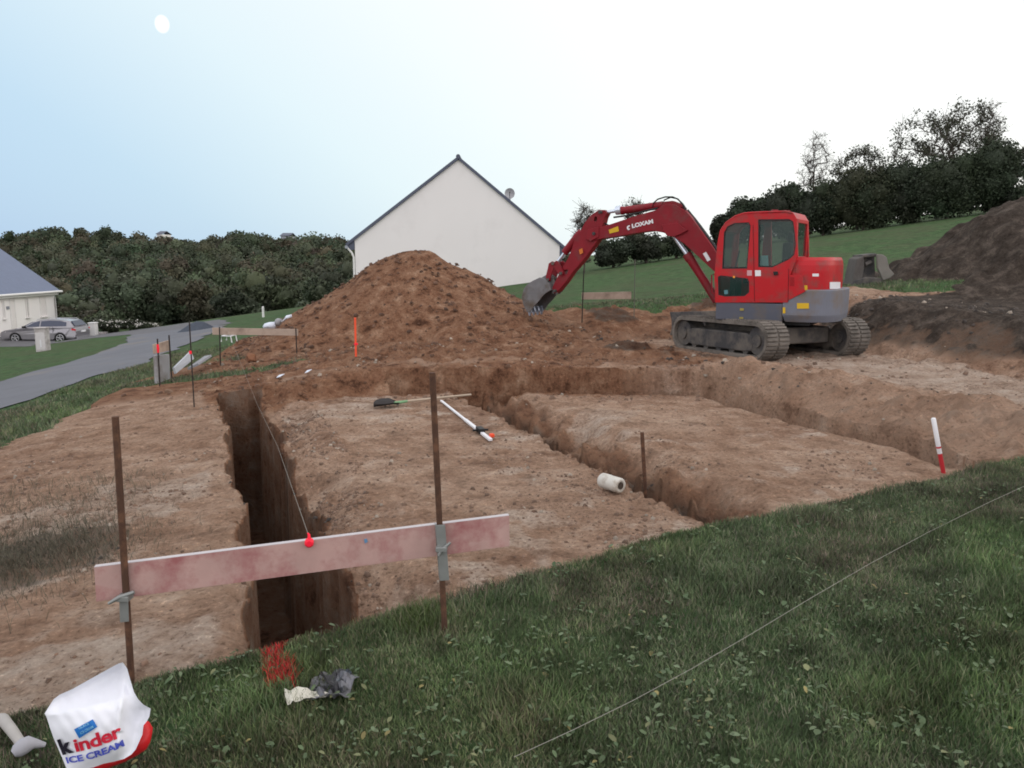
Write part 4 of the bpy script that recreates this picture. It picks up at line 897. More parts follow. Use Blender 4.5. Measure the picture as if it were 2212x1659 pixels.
def open_tree(name, u, vtop, y, wpx, label, seed, leaf=(.05, .055, .035), nleaf=5000, lsize=.13, depth=5, trunk=.13, clear=.3, thin=1., bare=False, lean=0):
    rr = np.random.RandomState(seed); x = (u - 1106) / FPX * y; g = tz(x, y); h = at_y(u, vtop, y).z - g; w = wpx / FPX * y / 2
    o = empty(name, (x, y, g), 0, label, 'tree'); n = 40 * depth; z0 = h * clear
    # end points spread unevenly through the crown, joined into a branching skeleton
    d = unit(n, rr) * rr.rand(n, 1) ** .42; cc = unit(9, rr) * .55; near = np.linalg.norm(d[:, None] - cc[None], axis=2).min(1); d = d[near < .62]; n = len(d)
    E_ = np.stack([d[:, 0] * w + lean * h * .3, d[:, 1] * w * .8, (h + z0) / 2 + d[:, 2] * (h - z0) / 2], 1); E_ = E_[np.argsort(np.linalg.norm(E_ - np.array([0, 0, z0]), axis=1))]
    node = [np.array([0, 0, -.2]), np.array([.02, 0, z0 * .5]), np.array([-.03, .02, z0])]; par = [-1, 0, 1]
    for k in range(3): node.append(np.array([lean * h * .1 * (k + 1), 0, z0 + (h - z0) * .16 * (k + 1)])); par.append(len(node) - 2)
    for p in E_:
        D_ = np.array([np.linalg.norm(q - p) + .9 * max(0, q[2] - p[2]) for q in node]); D_[0] = 1e9; b_ = int(D_.argmin()); q = node[b_]; L__ = np.linalg.norm(p - q); prev = b_
        for t in (.35, .7, 1.):
            node.append(q + (p - q) * t + rr.normal(size=3) * .05 * L__ * (t < 1) + np.array([0, 0, -.06 * L__ * math.sin(t * 3.14)])); par.append(prev); prev = len(node) - 1
    cnt = np.ones(len(node)); 
    for k in range(len(node) - 1, 0, -1): cnt[par[k]] += cnt[k]
    rad = trunk * (cnt / cnt[0]) ** .48; mb = MB()
    for k in range(1, len(node)): mb.tube([node[par[k]], node[k]], [max(rad[par[k]] * .9 if cnt[par[k]] < 2 * cnt[k] else rad[k], .010), max(rad[k], .008)], 5, cap=False)
    nd = np.array(node)
    for k in range(len(node) * 3):        # twigs
        q = nd[rr.randint(6, len(nd))]; e_ = q + rr.normal(size=3) * .22 + np.array([0, 0, .08]); mb.tube([q, e_], [.009, .006], 3, cap=False)
    mb.build('trunk', M_bark, o)
    ends = nd[6:]; ends = ends[cnt[6:] < 12]; c = ends[rr.randint(0, len(ends), nleaf)] + rr.normal(size=(nleaf, 3)) * .17 * thin
    v, f = cards(c, np.full(nleaf, lsize), rr); kk = np.array(leaf)[None] * (1 + .4 * (rr.rand(nleaf, 1) * 2 - 1)); np_mesh('crown', v, f, M_leaf, o, col=np.repeat(kk, 4, 0))
    return o
open_tree('broadleaf_tree', 2005, 214, 46, 250, 'tall open tree with gaps of sky in its crown on the right skyline', 5, nleaf=6000, lsize=.12, trunk=.17, clear=.25, depth=6)
open_tree('broadleaf_tree', 1838, 318, 47, 120, 'smaller loose tree leaning out left of the tall open tree', 8, nleaf=3000, lsize=.12, trunk=.10, clear=.3, depth=4)
open_tree('slender_tree', 1740, 276, 52, 84, 'nearly bare slender tree rising above the hedge right of the cab', 12, nleaf=420, lsize=.09, trunk=.09, clear=.3, depth=3, leaf=(.10, .09, .07))
open_tree('slender_tree', 2100, 205, 50, 70, 'thin upright tree at the right shoulder of the tall open tree', 15, nleaf=650, lsize=.11, trunk=.09, clear=.35, depth=3, leaf=(.08, .075, .06))
open_tree('broadleaf_tree', 2205, 300, 44, 130, 'loose leafed tree cut by the right edge of the picture', 19, nleaf=4000, lsize=.12, trunk=.12, clear=.3)
open_tree('sapling', 1260, 438, 38, 44, 'thin sapling between the gable house and the excavator arm', 22, nleaf=500, lsize=.08, trunk=.04, clear=.3, leaf=(.09, .085, .07), depth=2, thin=.5)
open_tree('sapling', 1368, 422, 42, 60, 'sapling poking up above the middle of the excavator boom', 25, nleaf=1000, lsize=.09, trunk=.05, clear=.3, leaf=(.08, .08, .06), depth=2, thin=.7)
# --- tiny houses on the skyline
for k, (u0, v0, u1, v1, lab) in enumerate([(338, 502, 350, 512, 'tiny pale house on the wood skyline, left one of two'), (606, 506, 626, 516, 'tiny dark roofed house on the wood skyline, right one of two')]):
    a, b = at_y(u0, v0, 226), at_y(u1, v1, 226); o = empty('distant_house', ((a.x + b.x) / 2, 226, b.z - 6), 0, lab, 'house'); W_ = b.x - a.x; Hh = a.z - b.z
    mb = MB(); mb.box((0, 3, 3 + Hh * .3), (W_, 6, 6 + Hh * .6)); mb.build('wall', M_pvc if k == 0 else M_zinc, o)
    mb = MB(); mb.prism([(-W_ / 2 - .2, -.2, 6 + Hh * .6), (W_ / 2 + .2, -.2, 6 + Hh * .6), (W_ / 2 + .2, 3, 6 + Hh * 1.25), (-W_ / 2 - .2, 3, 6 + Hh * 1.25)], (0, 0, .15)); mb.prism([(-W_ / 2 - .2, 6.2, 6 + Hh * .6), (W_ / 2 + .2, 6.2, 6 + Hh * .6), (W_ / 2 + .2, 3, 6 + Hh * 1.25), (-W_ / 2 - .2, 3, 6 + Hh * 1.25)], (0, 0, .15)); mb.build('roof', M_slate, o)
# --- the moon
md = ray(350, 50).normalized() * 1800
o = bpy.data.objects.new('moon', bpy.data.meshes.new('moon')); link(o); import bmesh
bm = bmesh.new(); bmesh.ops.create_icosphere(bm, subdivisions=5, radius=20); bm.to_mesh(o.data); bm.free()
for p in o.data.polygons: p.use_smooth = True
o.location = md; o.scale = (1, 1, 1.15); 
mm = bpy.data.materials.new('moonlight'); mm.use_nodes = True; t_ = mm.node_tree; t_.nodes.clear(); o_ = t_.nodes.new('ShaderNodeOutputMaterial'); e_ = t_.nodes.new('ShaderNodeEmission'); e_.inputs[0].default_value = (1, 1, .98, 1); e_.inputs[1].default_value = 1.2
tr_ = t_.nodes.new('ShaderNodeBsdfTransparent'); lw = t_.nodes.new('ShaderNodeLayerWeight'); lw.inputs[0].default_value = .5; rm = t_.nodes.new('ShaderNodeMapRange'); rm.inputs[1].default_value = .0; rm.inputs[2].default_value = .30; mxs = t_.nodes.new('ShaderNodeMixShader')
t_.links.new(lw.outputs['Facing'], rm.inputs[0]); t_.links.new(rm.outputs[0], mxs.inputs[0]); t_.links.new(e_.outputs[0], mxs.inputs[1]); t_.links.new(tr_.outputs[0], mxs.inputs[2]); t_.links.new(mxs.outputs[0], o_.inputs[0]); o.data.materials.append(mm); tag(o, 'white hazy moon low in the pale blue sky at upper left', 'moon')
# ---------------------------------------------------------------- profile boards, pins, tools
M_rust = mat('rusty_steel', (.085, .045, .030), .85, metal=.2, var=.35, scale=25, bump=.001, bscale=80, dirt=(.17, .085, .05), dirt_amt=.5, dscale=18)
M_drk = mat('dark_steel', (.04, .033, .03), .8, metal=.3, var=.3, scale=20)
M_board = mat('pink_stained_board', (.46, .295, .265), .85, var=.22, scale=9, bump=.0015, bscale=30, dirt=(.32, .12, .12), dirt_amt=.55, dscale=5.5)
M_bedge = mat('pale_board_edge', (.50, .47, .48), .85, var=.12, scale=8)
M_plank = mat('bare_timber', (.40, .31, .25), .85, var=.18, scale=4, bump=.001, dirt=(.25, .19, .15), dirt_amt=.4)
M_galv = mat('galvanised_clamp', (.27, .28, .27), .55, metal=.5, var=.2, scale=20)
M_fred = mat('fluorescent_red', (.95, .015, .045), .5, var=.03)
M_cord = mat('pale_cord', (.30, .285, .25), .9)
M_slab = mat('grey_concrete', (.30, .30, .31), .9, var=.15, scale=4, bump=.002, dirt=(.2, .18, .17), dirt_amt=.4)
def pin(name, p0, p1, rad, m, label, cat='stake', group=None, into=.25):
    p0, p1 = Vector(p0), Vector(p1); o = empty(name, p0, 0, label, cat, group); d = (p1 - p0)
    mb = MB(); mb.tube([-d.normalized() * into, d * .33, d * .66, d], [rad, rad, rad * 1.02, rad], 12); mb.build('shaft', m, o); return o
# front profile board
yl, yr = 3.08, 3.36
bl0, bl1 = at_y(266, 1217, yl), at_y(952, 1131, yr); bdir = (bl1 - bl0); bdir.z = 0; bdir.normalize(); bn = Vector((bdir.y, -bdir.x, 0))
if bn.y > 0: bn = -bn
def BB_(u, v, o=0): return on_plane(u, v, bl0 + bn * o, bn)
tl, tr, br_, b_l = BB_(203, 1226, .0), BB_(1100, 1114, .0), BB_(1101, 1180, .0), BB_(208, 1300, .0)
bo = empty('profile_board', (tl + b_l) / 2, 0, 'pink stained timber board clamped level between the two rusty stakes in front', 'board', 'profile boards of the site')
IB = Matrix.Translation(-bo.location); mb = MB(); mid_t = [tl.lerp(tr, t) for t in (0, .25, .5, .75, 1)]; 
mb.prism([tl, tr, br_, b_l], -bn * .027); mb.build('plank', M_board, bo, .0015, IB)
mb = MB(); mb.prism([tl + UP * .0005, tr + UP * .0005, tr + UP * .002, tl + UP * .002], -bn * .0262, -bn * .0004); mb.build('top_edge', M_bedge, bo, M=IB)
mb = MB(); mb.prism([BB_(786, 1165, .002), BB_(792, 1163, .002), BB_(795, 1170, .002), BB_(788, 1174, .002)], bn * .001); mb.build('paint_mark', mat('blue_paint', (.12, .25, .40), .8), bo, M=IB)
for (c, w_, m_) in (((236, 1236), 1, 0), ((262, 1247), 1, 0)):
    pass
vs = []
for k, (u, v, a_, b_) in enumerate([]):
    P = [BB_(u + a_ * math.cos(t) * (1 + .3 * math.sin(3 * t + k)), v + b_ * math.sin(t) * (1 + .25 * math.cos(5 * t)), .0012) for t in np.linspace(0, 2 * math.pi, 18, endpoint=False)]
    mb = MB(); mb.prism(P, bn * .0008); mb.build('red_stain', mat('red_stain', (.42, .12, .13), .9, var=.3, scale=30), bo, M=IB)
# stakes in front of the board's back face: they stand on the camera side
s0, s1 = BB_(283, 1445, .02), BB_(249, 900, .02)
gz_ = tz(s0.x, s0.y); 
st1 = pin('stake', BB_(283, 1452, .018), BB_(249, 900, .018), .0135, M_rust, 'rusty steel stake at the left end of the pink board', group='rusty stakes of the front board', into=.3)
st2 = pin('stake', BB_(961, 1372, .018), BB_(934, 805, .018), .0135, M_rust, 'rusty steel stake near the right end of the pink board', group='rusty stakes of the front board', into=.3)
for nm, lab, (ub, vb), (uc, vc), s in (('left', 'grey steel clamp holding the pink board on the left rusty stake', (262, 1210), (274, 1335), -1), ('right', 'grey steel clamp holding the pink board on the right rusty stake', (949, 1128), (958, 1247), 1)):
    a, b = BB_(ub, vb, .0), BB_(uc, vc, .0); o = empty('board_clamp', a, 0, lab, 'clamp', 'clamps on the front board'); IC = Matrix.Translation(-a)
    ax = (b - a).normalized(); sd_ = bdir
    mb = MB(); w0 = .021 if s > 0 else .017
    top0 = a if s > 0 else BB_(272, 1285, 0)
    P = [top0 - sd_ * w0, top0 + sd_ * w0, b + sd_ * w0, b - sd_ * w0]; mb.prism(P, bn * .004, bn * .034); mb.prism([top0 - sd_ * w0, top0 - sd_ * w0 + bn * .034, b - sd_ * w0 + bn * .034, b - sd_ * w0], sd_ * .003, bn * .001); mb.build('channel', M_galv, o, .001, IC)
    c = BB_(952 if s > 0 else 258, 1190 if s > 0 else 1290, .045); e1 = BB_(973 if s > 0 else 234, 1172 if s > 0 else 1304, .05); e0 = BB_(948 if s > 0 else 290, 1200 if s > 0 else 1279, .045)
    mb = MB(); mb.tube([e0, c, e1], [.008, .010, .006], 8); mb.build('wedge_handle', M_galv, o, 0, IC)
    mb = MB(); q = BB_(954 if s > 0 else 270, 1184 if s > 0 else 1290, .03); mb.box(q, (.05, .05, .022)); mb.build('jaw', M_galv, o, .003, IC)
# red cap, cord to the far board
cp = BB_(668, 1172, .012); o = empty('marker_nail', cp, 0, 'bright red plastic cap fixed on the top edge of the pink board', 'marker nail'); IC = Matrix.Translation(-cp)
mb = MB(); mb.tube([cp - bn * .01, cp + bn * .012, cp + bn * .018], [.019, .019, .012], 20); 
mb.build('disc', M_fred, o, 0, IC); c2 = BB_(665, 1152, .006)
mb = MB(); mb.tube([cp + UP * .01, cp + UP * .035, c2], [.008, .006, .004], 10); mb.build('nail', M_fred, o, 0, IC)
far = at_y(490, 709, 14.9)
def cord(name, pts, rad, label, m=M_cord):
    p0 = Vector(pts[0]); o = empty(name, p0, 0, label, 'string'); mb = MB(); P = [Vector(p) - p0 for p in pts]
    fine = []
    for a, b in zip(P[:-1], P[1:]):
        for k in range(8): fine.append(a.lerp(b, k / 8))
    fine.append(P[-1]); mb.tube(fine, rad, 5); mb.build('cord', m, o)
cord('string_line', [BB_(666, 1155, .004), at_y(600, 965, 6.75), at_y(555, 872, 9.3), far], .0012, 'pale taut string line from the red cap along the left trench')
# the loose cord over the grass at right
P = []
for u, v in [(1110 + 1150 * k / 9, 1669 - 624 * k / 9 + 14 * math.sin(k * .7)) for k in range(10)]:
    q = drop(u, v); P.append((q.x, q.y, q.z + .055))
cord('ground_string', P, .0011, 'pale string running diagonally over the grass in the right foreground')
# boards and pins farther off
def far_board(pts, y, label, m=M_plank, dy=(0, 0), group='profile boards of the site'):
    (u0, v0), (u1, v1), (u2, v2), (u3, v3) = pts; P = [at_y(u0, v0, y), at_y(u1, v1, y + dy[0]), at_y(u2, v2, y + dy[0]), at_y(u3, v3, y)]
    P[2].x, P[2].y = P[1].x, P[1].y; P[3].x, P[3].y = P[0].x, P[0].y
    o = empty('profile_board', P[3], 0, label, 'board', group); mb = MB(); d = (P[1] - P[0]).normalized(); nrm = d.cross(UP).normalized(); nrm = nrm if nrm.y < 0 else -nrm
    mb.prism([p - P[3] for p in P], -nrm * .03); mb.build('plank', m, o, .002); return P, nrm
P, nb_ = far_board([(458, 708), (643, 711), (643, 725), (458, 723)], 14.9, 'long pale board on two pins at the left foot of the earth heap')
def gpin(u0, v0, u1, v1, y, rad, m, lab, group=None, cat='stake'):
    return pin('stake', at_y(u0, v0, y), at_y(u1, v1, y), rad, m, lab, cat, group)
G_ = 'thin dark pins of the far boards'
gpin(476, 778, 474, 706, 14.85, .011, M_drk, 'dark pin at the left end of the long pale board', G_); gpin(640, 735, 639, 708, 14.85, .011, M_drk, 'short dark pin at the right end of the long pale board', G_)
P, nb_ = far_board([(333, 744), (366, 735), (368, 757), (335, 764)], 12.5, 'short pale board with a red mark beside the lane, on two pins', dy=(.5, 0))
gpin(345, 826, 340, 732, 12.45, .012, M_drk, 'dark pin at the left end of the short pale board by the lane', G_); gpin(373, 850, 365, 724, 12.9, .012, M_drk, 'dark pin at the right end of the short pale board by the lane', G_)
a = at_y(340.5, 744, 12.43); b = at_y(341.5, 762, 12.43)
o = empty('red_flag', a, 0, 'red rag tied on the left pin of the short board by the lane', 'marker'); mb = MB(); mb.tube([(0, 0, 0), (.002, 0, (b.z - a.z) * .5), Vector(b - a)], [.017, .022, .014], 8); mb.build('rag', M_fred, o)
st = gpin(420, 888, 409, 694, 10.3, .0085, M_drk, 'tall thin dark pin standing alone on the earth left of the left trench')
a = at_y(411, 758, 10.28); o = empty('red_ring', a, 0, 'red band on the tall thin pin left of the left trench', 'marker'); mb = MB(); mb.tube([(0, 0, .0), (.001, 0, -.04)], [.017, .017], 10); mb.build('band', M_fred, o)
P, nb_ = far_board([(1257, 632), (1364, 630), (1364, 646), (1257, 647)], 17.2, 'pale board on the grass edge beneath the excavator boom')
gpin(1258, 672, 1261, 585, 17.1, .012, M_drk, 'dark pin at the left end of the board beneath the boom', G_); gpin(1370, 662, 1372, 560, 17.15, .009, mat('grey_pin', (.12, .12, .10), .8), 'faint grey pin at the right end of the board beneath the boom', G_)
# orange stake
q = drop(769, 772, -.1); t_ = at_y(767, 686, q.y); o = pin('marker_stake', q, t_, .018, mat('fluorescent_orange', (.85, .10, .04), .6, var=.12, scale=12), 'fluorescent orange stake standing in front of the earth heap')
a = (at_y(769, 741, q.y) - q); mb = MB(); mb.tube([a, a - UP * .03], [.032, .034], 10); mb.build('ribbon', M_fred, o)
# middle stake in the trench, red and white rod
gpin(1394, 1062, 1387, 934, 6.75, .017, M_rust, 'short rusty stake standing at the edge of the middle trench')
q = drop(2038, 1022, .1); a, b = q, at_y(2016, 903, q.y); o = empty('ranging_rod', a, 0, 'white and red ranging rod leaning at the right edge of the pit', 'rod'); d = b - a
mb = MB(); mb.tube([-d * .2, d * .36], .020, 12); mb.build('red_section', mat('rod_red', (.50, .03, .04), .6), o)
mb = MB(); mb.tube([d * .36, d * .99, d * 1.0], [.021, .021, .015], 12); mb.build('white_section', M_white, o)
mb = MB(); mb.tube([d * .46, d * .49], .0225, 12); mb.build('red_ring', mat('rod_red2', (.50, .03, .04), .6), o)
# shovel
def gp(u, v, z=-.35, h=0): p = drop(u, v, z); p.z += h; return p
a, b, c = gp(826, 868), gp(858, 878), gp(930, 868)
o = empty('shovel', b, 0, 'shovel with a dark blade and pale wooden handle lying on the platform', 'shovel')
hd_ = (c - b); hd_.z = 0; hl = hd_.normalized(); sdv = Vector((-hl.y, hl.x, 0))
mb = MB(); vs = []; fs = []
prof_ = [(0, .07, .03), (-.05, .13, .045), (-.16, .14, .05), (-.26, .12, .045), (-.33, .06, .04), (-.36, .01, .04)]
for s_, w_, z_ in prof_: 
    for k in (-1, -.5, 0, .5, 1): vs.append(hl * s_ + sdv * w_ * k + UP * (z_ + .035 * k * k + .10 * (k > 0) * w_ * 4 * .5))
for i in range(len(prof_) - 1):
    for k in range(4): fs.append((i * 5 + k, i * 5 + k + 1, (i + 1) * 5 + k + 1, (i + 1) * 5 + k))
mb.add(vs + [v - UP * .006 for v in vs], fs + [tuple(i + len(vs) for i in f)[::-1] for f in fs]); mb.build('blade', mat('blade_steel', (.035, .03, .03), .6, metal=.4), o)
mb = MB(); mb.tube([hl * -.04 + UP * .05, hl * .16 + UP * .055], [.022, .018], 10); mb.build('socket', mat('green_socket', (.18, .34, .18), .7), o)
mb = MB(); mb.tube([hl * .16 + UP * .055, hl * .7 + UP * .045, hl * 1.25 + UP * .03], [.017, .016, .016], 10); mb.build('handle', mat('ash_handle', (.42, .34, .26), .8, var=.15), o)
# levelling staff
a, b = gp(953, 870, -.35, .03), gp(1060, 956, -.35, .03)
o = empty('levelling_staff', a, 0, 'white levelling staff with a black and red clamp lying across the platform', 'staff'); d = b - a; dn = d.normalized(); sv = Vector((-dn.y, dn.x, 0))
mb = MB(); mb.prism([-sv * .016 - UP * .010, sv * .016 - UP * .010, sv * .016 + UP * .010, -sv * .016 + UP * .010], d * .55); mb.build('upper_section', M_white, o, .003)
mb = MB(); mb.prism([-sv * .021 - UP * .013, sv * .021 - UP * .013, sv * .021 + UP * .013, -sv * .021 + UP * .013], d * .45, d * .55); mb.build('lower_section', M_white, o, .003)
mb = MB(); mb.box((0, 0, 0), (.17, .07, .06), Matrix.Translation(d * .83 + UP * .02) @ Matrix.Rotation(math.atan2(dn.y, dn.x), 4, 'Z')); mb.tube([d * .83 - sv * .09 + UP * .02, d * .83 + sv * .09 + UP * .02], .014, 8); mb.build('clamp', M_black, o, .008)
mb = MB(); mb.box((0, 0, 0), (.06, .05, .04), Matrix.Translation(d * .95 + sv * .05 + UP * .02) @ Matrix.Rotation(math.atan2(dn.y, dn.x), 4, 'Z')); mb.build('knob', mat('orange_red', (.75, .08, .03), .6), o, .008)
# reel / roll of film
q = drop(1320, 1062, -.35); ax = (at_z(1346, 1050, q.z) - at_z(1292, 1033, q.z)); ax.z = 0; ax = ax.normalized(); rd = .066; Lr = .23
o = empty('plastic_roll', q, 0, 'dirty white roll of plastic lying on its side near the middle trench', 'roll'); c0 = UP * (rd + .012)
n = 24; mb = MB(); sv = Vector((-ax.y, ax.x, 0)); vs = []; fs = []
def ring(s_, r_): return [c0 + ax * s_ + (sv * math.cos(2 * math.pi * k / n) + UP * math.sin(2 * math.pi * k / n)) * r_ for k in range(n)]
seq = [(-Lr / 2, rd * .9), (-Lr / 2 + .01, rd), (-.03, rd * 1.02), (.0, rd * .985), (.05, rd * 1.01), (Lr / 2 - .012, rd), (Lr / 2, rd * .9), (Lr / 2, rd * .50), (Lr / 2 - .10, rd * .46)]
for s_, r_ in seq: vs += ring(s_, r_)
for i in range(len(seq) - 1):
    for k in range(n): fs.append((i * n + k, i * n + (k + 1) % n, (i + 1) * n + (k + 1) % n, (i + 1) * n + k))
fs.append(tuple(range(n))[::-1]); mb.add(vs, fs, True); mb.build('film', mat('dirty_white_film', (.56, .54, .49), .5, var=.10, scale=20, dirt=(.33, .28, .22), dirt_amt=.5, dscale=12), o)
mb = MB(); mb.add(ring(Lr / 2 - .09, rd * .455), [tuple(range(n))]); mb.tube([c0 + ax * (Lr / 2 - .10), c0 + ax * (Lr / 2 + .004)], rd * .44, 20); mb.build('core', mat('brown_core', (.06, .045, .035), .9), o)
# concrete slabs, planks and rubbish by the lane
def slabq(name, pts, y, dy, th, m, label, cat, bevel=.004, group=None):
    P = [at_y(u, v, y + e_) for (u, v), e_ in zip(pts, dy)]; o = empty(name, P[0], 0, label, cat, group); nrm = (P[1] - P[0]).cross(P[3] - P[0]).normalized(); nrm = nrm if nrm.y < 0 else -nrm
    mb = MB(); mb.prism([p - P[0] for p in P], -nrm * th); mb.build('slab', m, o, bevel); return o
slabq('concrete_slab', [(337, 768), (366, 765), (368, 818), (340, 829)], 12.8, (0, .4, .4, 0), .05, M_slab, 'upright grey concrete panel below the short pale board by the lane', 'concrete slab')
slabq('plank', [(372, 795), (408, 760), (415, 776), (376, 808)], 13.2, (0, 1.2, 1.2, 0), .04, mat('pale_grey_board', (.42, .43, .46), .8, var=.1), 'pale grey plank leaning up to the right, the left one of two', 'plank', group='leaning planks by the lane')
slabq('plank', [(404, 795), (441, 769), (456, 766), (428, 784)], 13.6, (0, 1.2, 1.2, 0), .04, mat('grey_board', (.27, .27, .29), .8, var=.1), 'grey plank leaning up to the right, the right one of two', 'plank', group='leaning planks by the lane')
o = empty('wire_trestle', at_y(488, 738, 16), 0, 'small white metal trestle frame on the lane behind the long pale board', 'trestle')
P = [at_y(478, 738, 16) - o.location, at_y(479, 726, 16) - o.location, at_y(498, 726, 16) - o.location, at_y(501, 740, 16) - o.location]; mb = MB(); mb.tube(P, .012, 6); mb.tube([p + Vector((0, .3, 0)) for p in P], .012, 6); mb.tube([P[1], P[1] + Vector((0, .3, 0))], .012, 6); mb.tube([P[2], P[2] + Vector((0, .3, 0))], .012, 6); mb.build('frame', M_white, o)
def sack(name, pts, y, dep, m, label, cat, seed=0):
    """soft rounded body inside the outline seen"""
    C_ = [at_y(u, v, y) for u, v in pts]; c = sum(C_, Vector()) / len(C_); o = empty(name, c, 0, label, cat); r = random.Random(seed); mb = MB(); n = len(C_); L_ = [(-1, .25), (-.75, .75), (-.2, 1.0), (.3, .98), (.8, .7), (1, .2)]; vs = []; fs = []
    for d_, s_ in L_:
        for p in C_: q = (p - c) * s_ * (1 + r.uniform(-.05, .05)); vs.append(q + Vector((0, d_ * dep / 2 + dep / 2, 0)))
    for i in range(len(L_) - 1):
        for k in range(n): fs.append((i * n + k, i * n + (k + 1) % n, (i + 1) * n + (k + 1) % n, (i + 1) * n + k))
    fs += [tuple(range(n))[::-1], tuple(range((len(L_) - 1) * n, len(L_) * n))]; mb.add(vs, fs, True); return mb.build('body', m, o), o
M_bagw = mat('white_plastic_sheet', (.62, .66, .74), .5, var=.08)
sack('sack', [(563, 706), (568, 700), (578, 697), (590, 696), (592, 704), (590, 711), (575, 711), (565, 710)], 17.0, .3, M_bagw, 'white plastic sack at the left foot of the earth heap', 'sack', 1)
sack('concrete_block', [(590, 705), (591, 691), (597, 688), (605, 690), (604, 700), (599, 706)], 17.1, .25, M_slab, 'small grey block between the white sack and the crumpled sheeting', 'block', 2)
sack('plastic_sheeting', [(602, 697), (612, 689), (616, 682), (627, 680), (628, 686), (618, 689), (609, 697)], 17.1, .2, M_bagw, 'crumpled pale sheeting on the left flank of the earth heap', 'plastic sheeting', 3)
for k, (u, v, s_, lab) in enumerate([(606, 818, 8, 'thin white scrap on the earth near the head of the left trench'), (666, 808, 7, 'white scrap on the low bank above the platform')]):
    p = gp(u, v, -.2, .015); o = empty('scrap', p, 0, lab, 'scrap'); mb = MB(); w_ = s_ / FPX * p.y; mb.prism([(-w_, -.02, 0), (w_ * .2, -.05, .02), (w_, .03, .05), (-w_ * .6, .05, .03)], (0, 0, .008)); mb.build('sheet', M_bagw, o)
# the stone-like bucket attachment behind the excavator
y = 18.5
P = [(1841, 628), (1846, 610), (1853, 556), (1866, 551), (1896, 548), (1912, 552), (1920, 580), (1929, 592), (1920, 598), (1911, 610), (1903, 620), (1880, 628)]
o = empty('spare_bucket', at_y(1880, 628, y), 0, 'muddy grey spare digging bucket lying on the ground behind the excavator', 'digger bucket'); IO = Matrix.Translation(-o.location)
M_mud = mat('muddy_grey_steel', (.105, .095, .088), .85, var=.3, scale=6, bump=.01, dirt=(.07, .06, .055), dirt_amt=.5)
def yy(u, v, d=0): return at_y(u, v, y) + Vector((0, d, 0))
mb = MB(); mb.prism([yy(1893, 549), yy(1906, 550), yy(1914, 556), yy(1920, 580), yy(1931, 592), (yy(1921, 600)), yy(1906, 606), yy(1899, 590), yy(1894, 580)], (0, .09, 0), (0, -.05, 0)); mb.build('side_plate', mat('dry_mud_steel', (.20, .185, .165), .9, var=.3, scale=5, bump=.012), o, .02, IO)
mb = MB(); mb.prism([yy(1840, 618), yy(1845, 590), yy(1852, 559), yy(1866, 552), yy(1868, 575), yy(1862, 612), yy(1850, 624)], (0, .5, 0)); mb.build('side_plate', M_mud, o, .03, IO)
mb = MB(); mb.prism([yy(1864, 553), yy(1880, 549), yy(1898, 549), yy(1900, 612), yy(1862, 614)], (0, .3, 0), (0, .20, 0)); mb.prism([yy(1862, 551), yy(1896, 547), yy(1898, 554), yy(1864, 557)], (0, .5, 0), (0, .04, 0)); mb.build('shell', M_iron, o, .02, IO)
mb = MB(); mb.prism([yy(1838, 628), yy(1843, 606), yy(1872, 598), yy(1900, 600), yy(1912, 608), yy(1926, 612), yy(1930, 632)], (0, .6, 0), (0, -.02, 0)); mb.build('lip', M_iron, o, .03, IO)
mb = MB(); q = yy(1872, 572, .1); mb.tube([q, yy(1887, 566, .15)], .05, 10); mb.build('hinge_pin', M_mud, o, 0, IO)
# ---- ice cream bag, hammer, rag in the grass
BZ = lambda x, y: (70.2 + x * .15365, 1403.9 + y * .15365)       # enlargement of the bag -> picture
yb_ = 2.30; tn = Vector((.05, -.93, .36)).normalized(); bp0 = at_y(210, 1560, yb_)
def BG(x, y, o_=0): return on_plane(*BZ(x, y), bp0 + tn * o_, tn)
edge = [(1270, 175), (1330, 260), (1380, 440), (1430, 600), (1490, 700), (1560, 770), (1660, 825), (1645, 930), (1610, 1000), (1560, 1060), (1545, 1190), (1500, 1290), (1450, 1400), (1390, 1470), (1290, 1530), (1150, 1570), (1000, 1600), (860, 1650), (700, 1690), (500, 1720), (450, 1600), (385, 1440), (300, 1250), (240, 1080), (200, 950), (170, 895), (240, 780), (300, 690), (380, 630), (560, 550), (720, 460), (900, 360), (1080, 260), (1210, 190)]
bag = empty('ice_cream_bag', bp0 + Vector((0, 0, -.18)), 0, 'crumpled white and red ice cream bag standing open in the grass at lower left', 'bag'); IG = Matrix.Translation(-bag.location)
cx0, cy0 = 880, 950
def bulge(x, y):
    """how far the front of the bag swells toward the viewer, metres"""
    g = .06 * math.exp(-((x - 880) / 520) ** 2 - ((y - 1120) / 430) ** 2)
    fold = .010 * math.exp(-((y - (880 - .12 * (x - 400))) / 110) ** 2) * (1 if x < 1200 else .4)
    rid = .014 * math.exp(-((x - (1270 - .10 * (y - 500))) / 60) ** 2) * (1 if y < 1150 else .3)
    cr_ = .0016 * math.sin(x * .019 + y * .012) + .001 * math.sin(x * .031 - y * .023) + .005 * math.sin(y * .011 + x * .004) 
    yf = 935 - .24 * (x - 200); top_ = -.13 * max(0, (yf - y) / 700) - .07 * max(0, (x - 1285 + .08 * (y - 500)) / 400)
    return g + fold + rid + cr_ + top_
K = 44; vs = []; fs = []; edge = [(edge[i][0] + (edge[(i + 1) % len(edge)][0] - edge[i][0]) * q / 4, edge[i][1] + (edge[(i + 1) % len(edge)][1] - edge[i][1]) * q / 4) for i in range(len(edge)) for q in range(4)]
n = len(edge)
for j in range(K + 1):
    t = j / K
    for (x, y) in edge:
        X, Y = cx0 + (x - cx0) * t, cy0 + (y - cy0) * t; vs.append(BG(X, Y, bulge(X, Y) * (1 - t ** 8)))
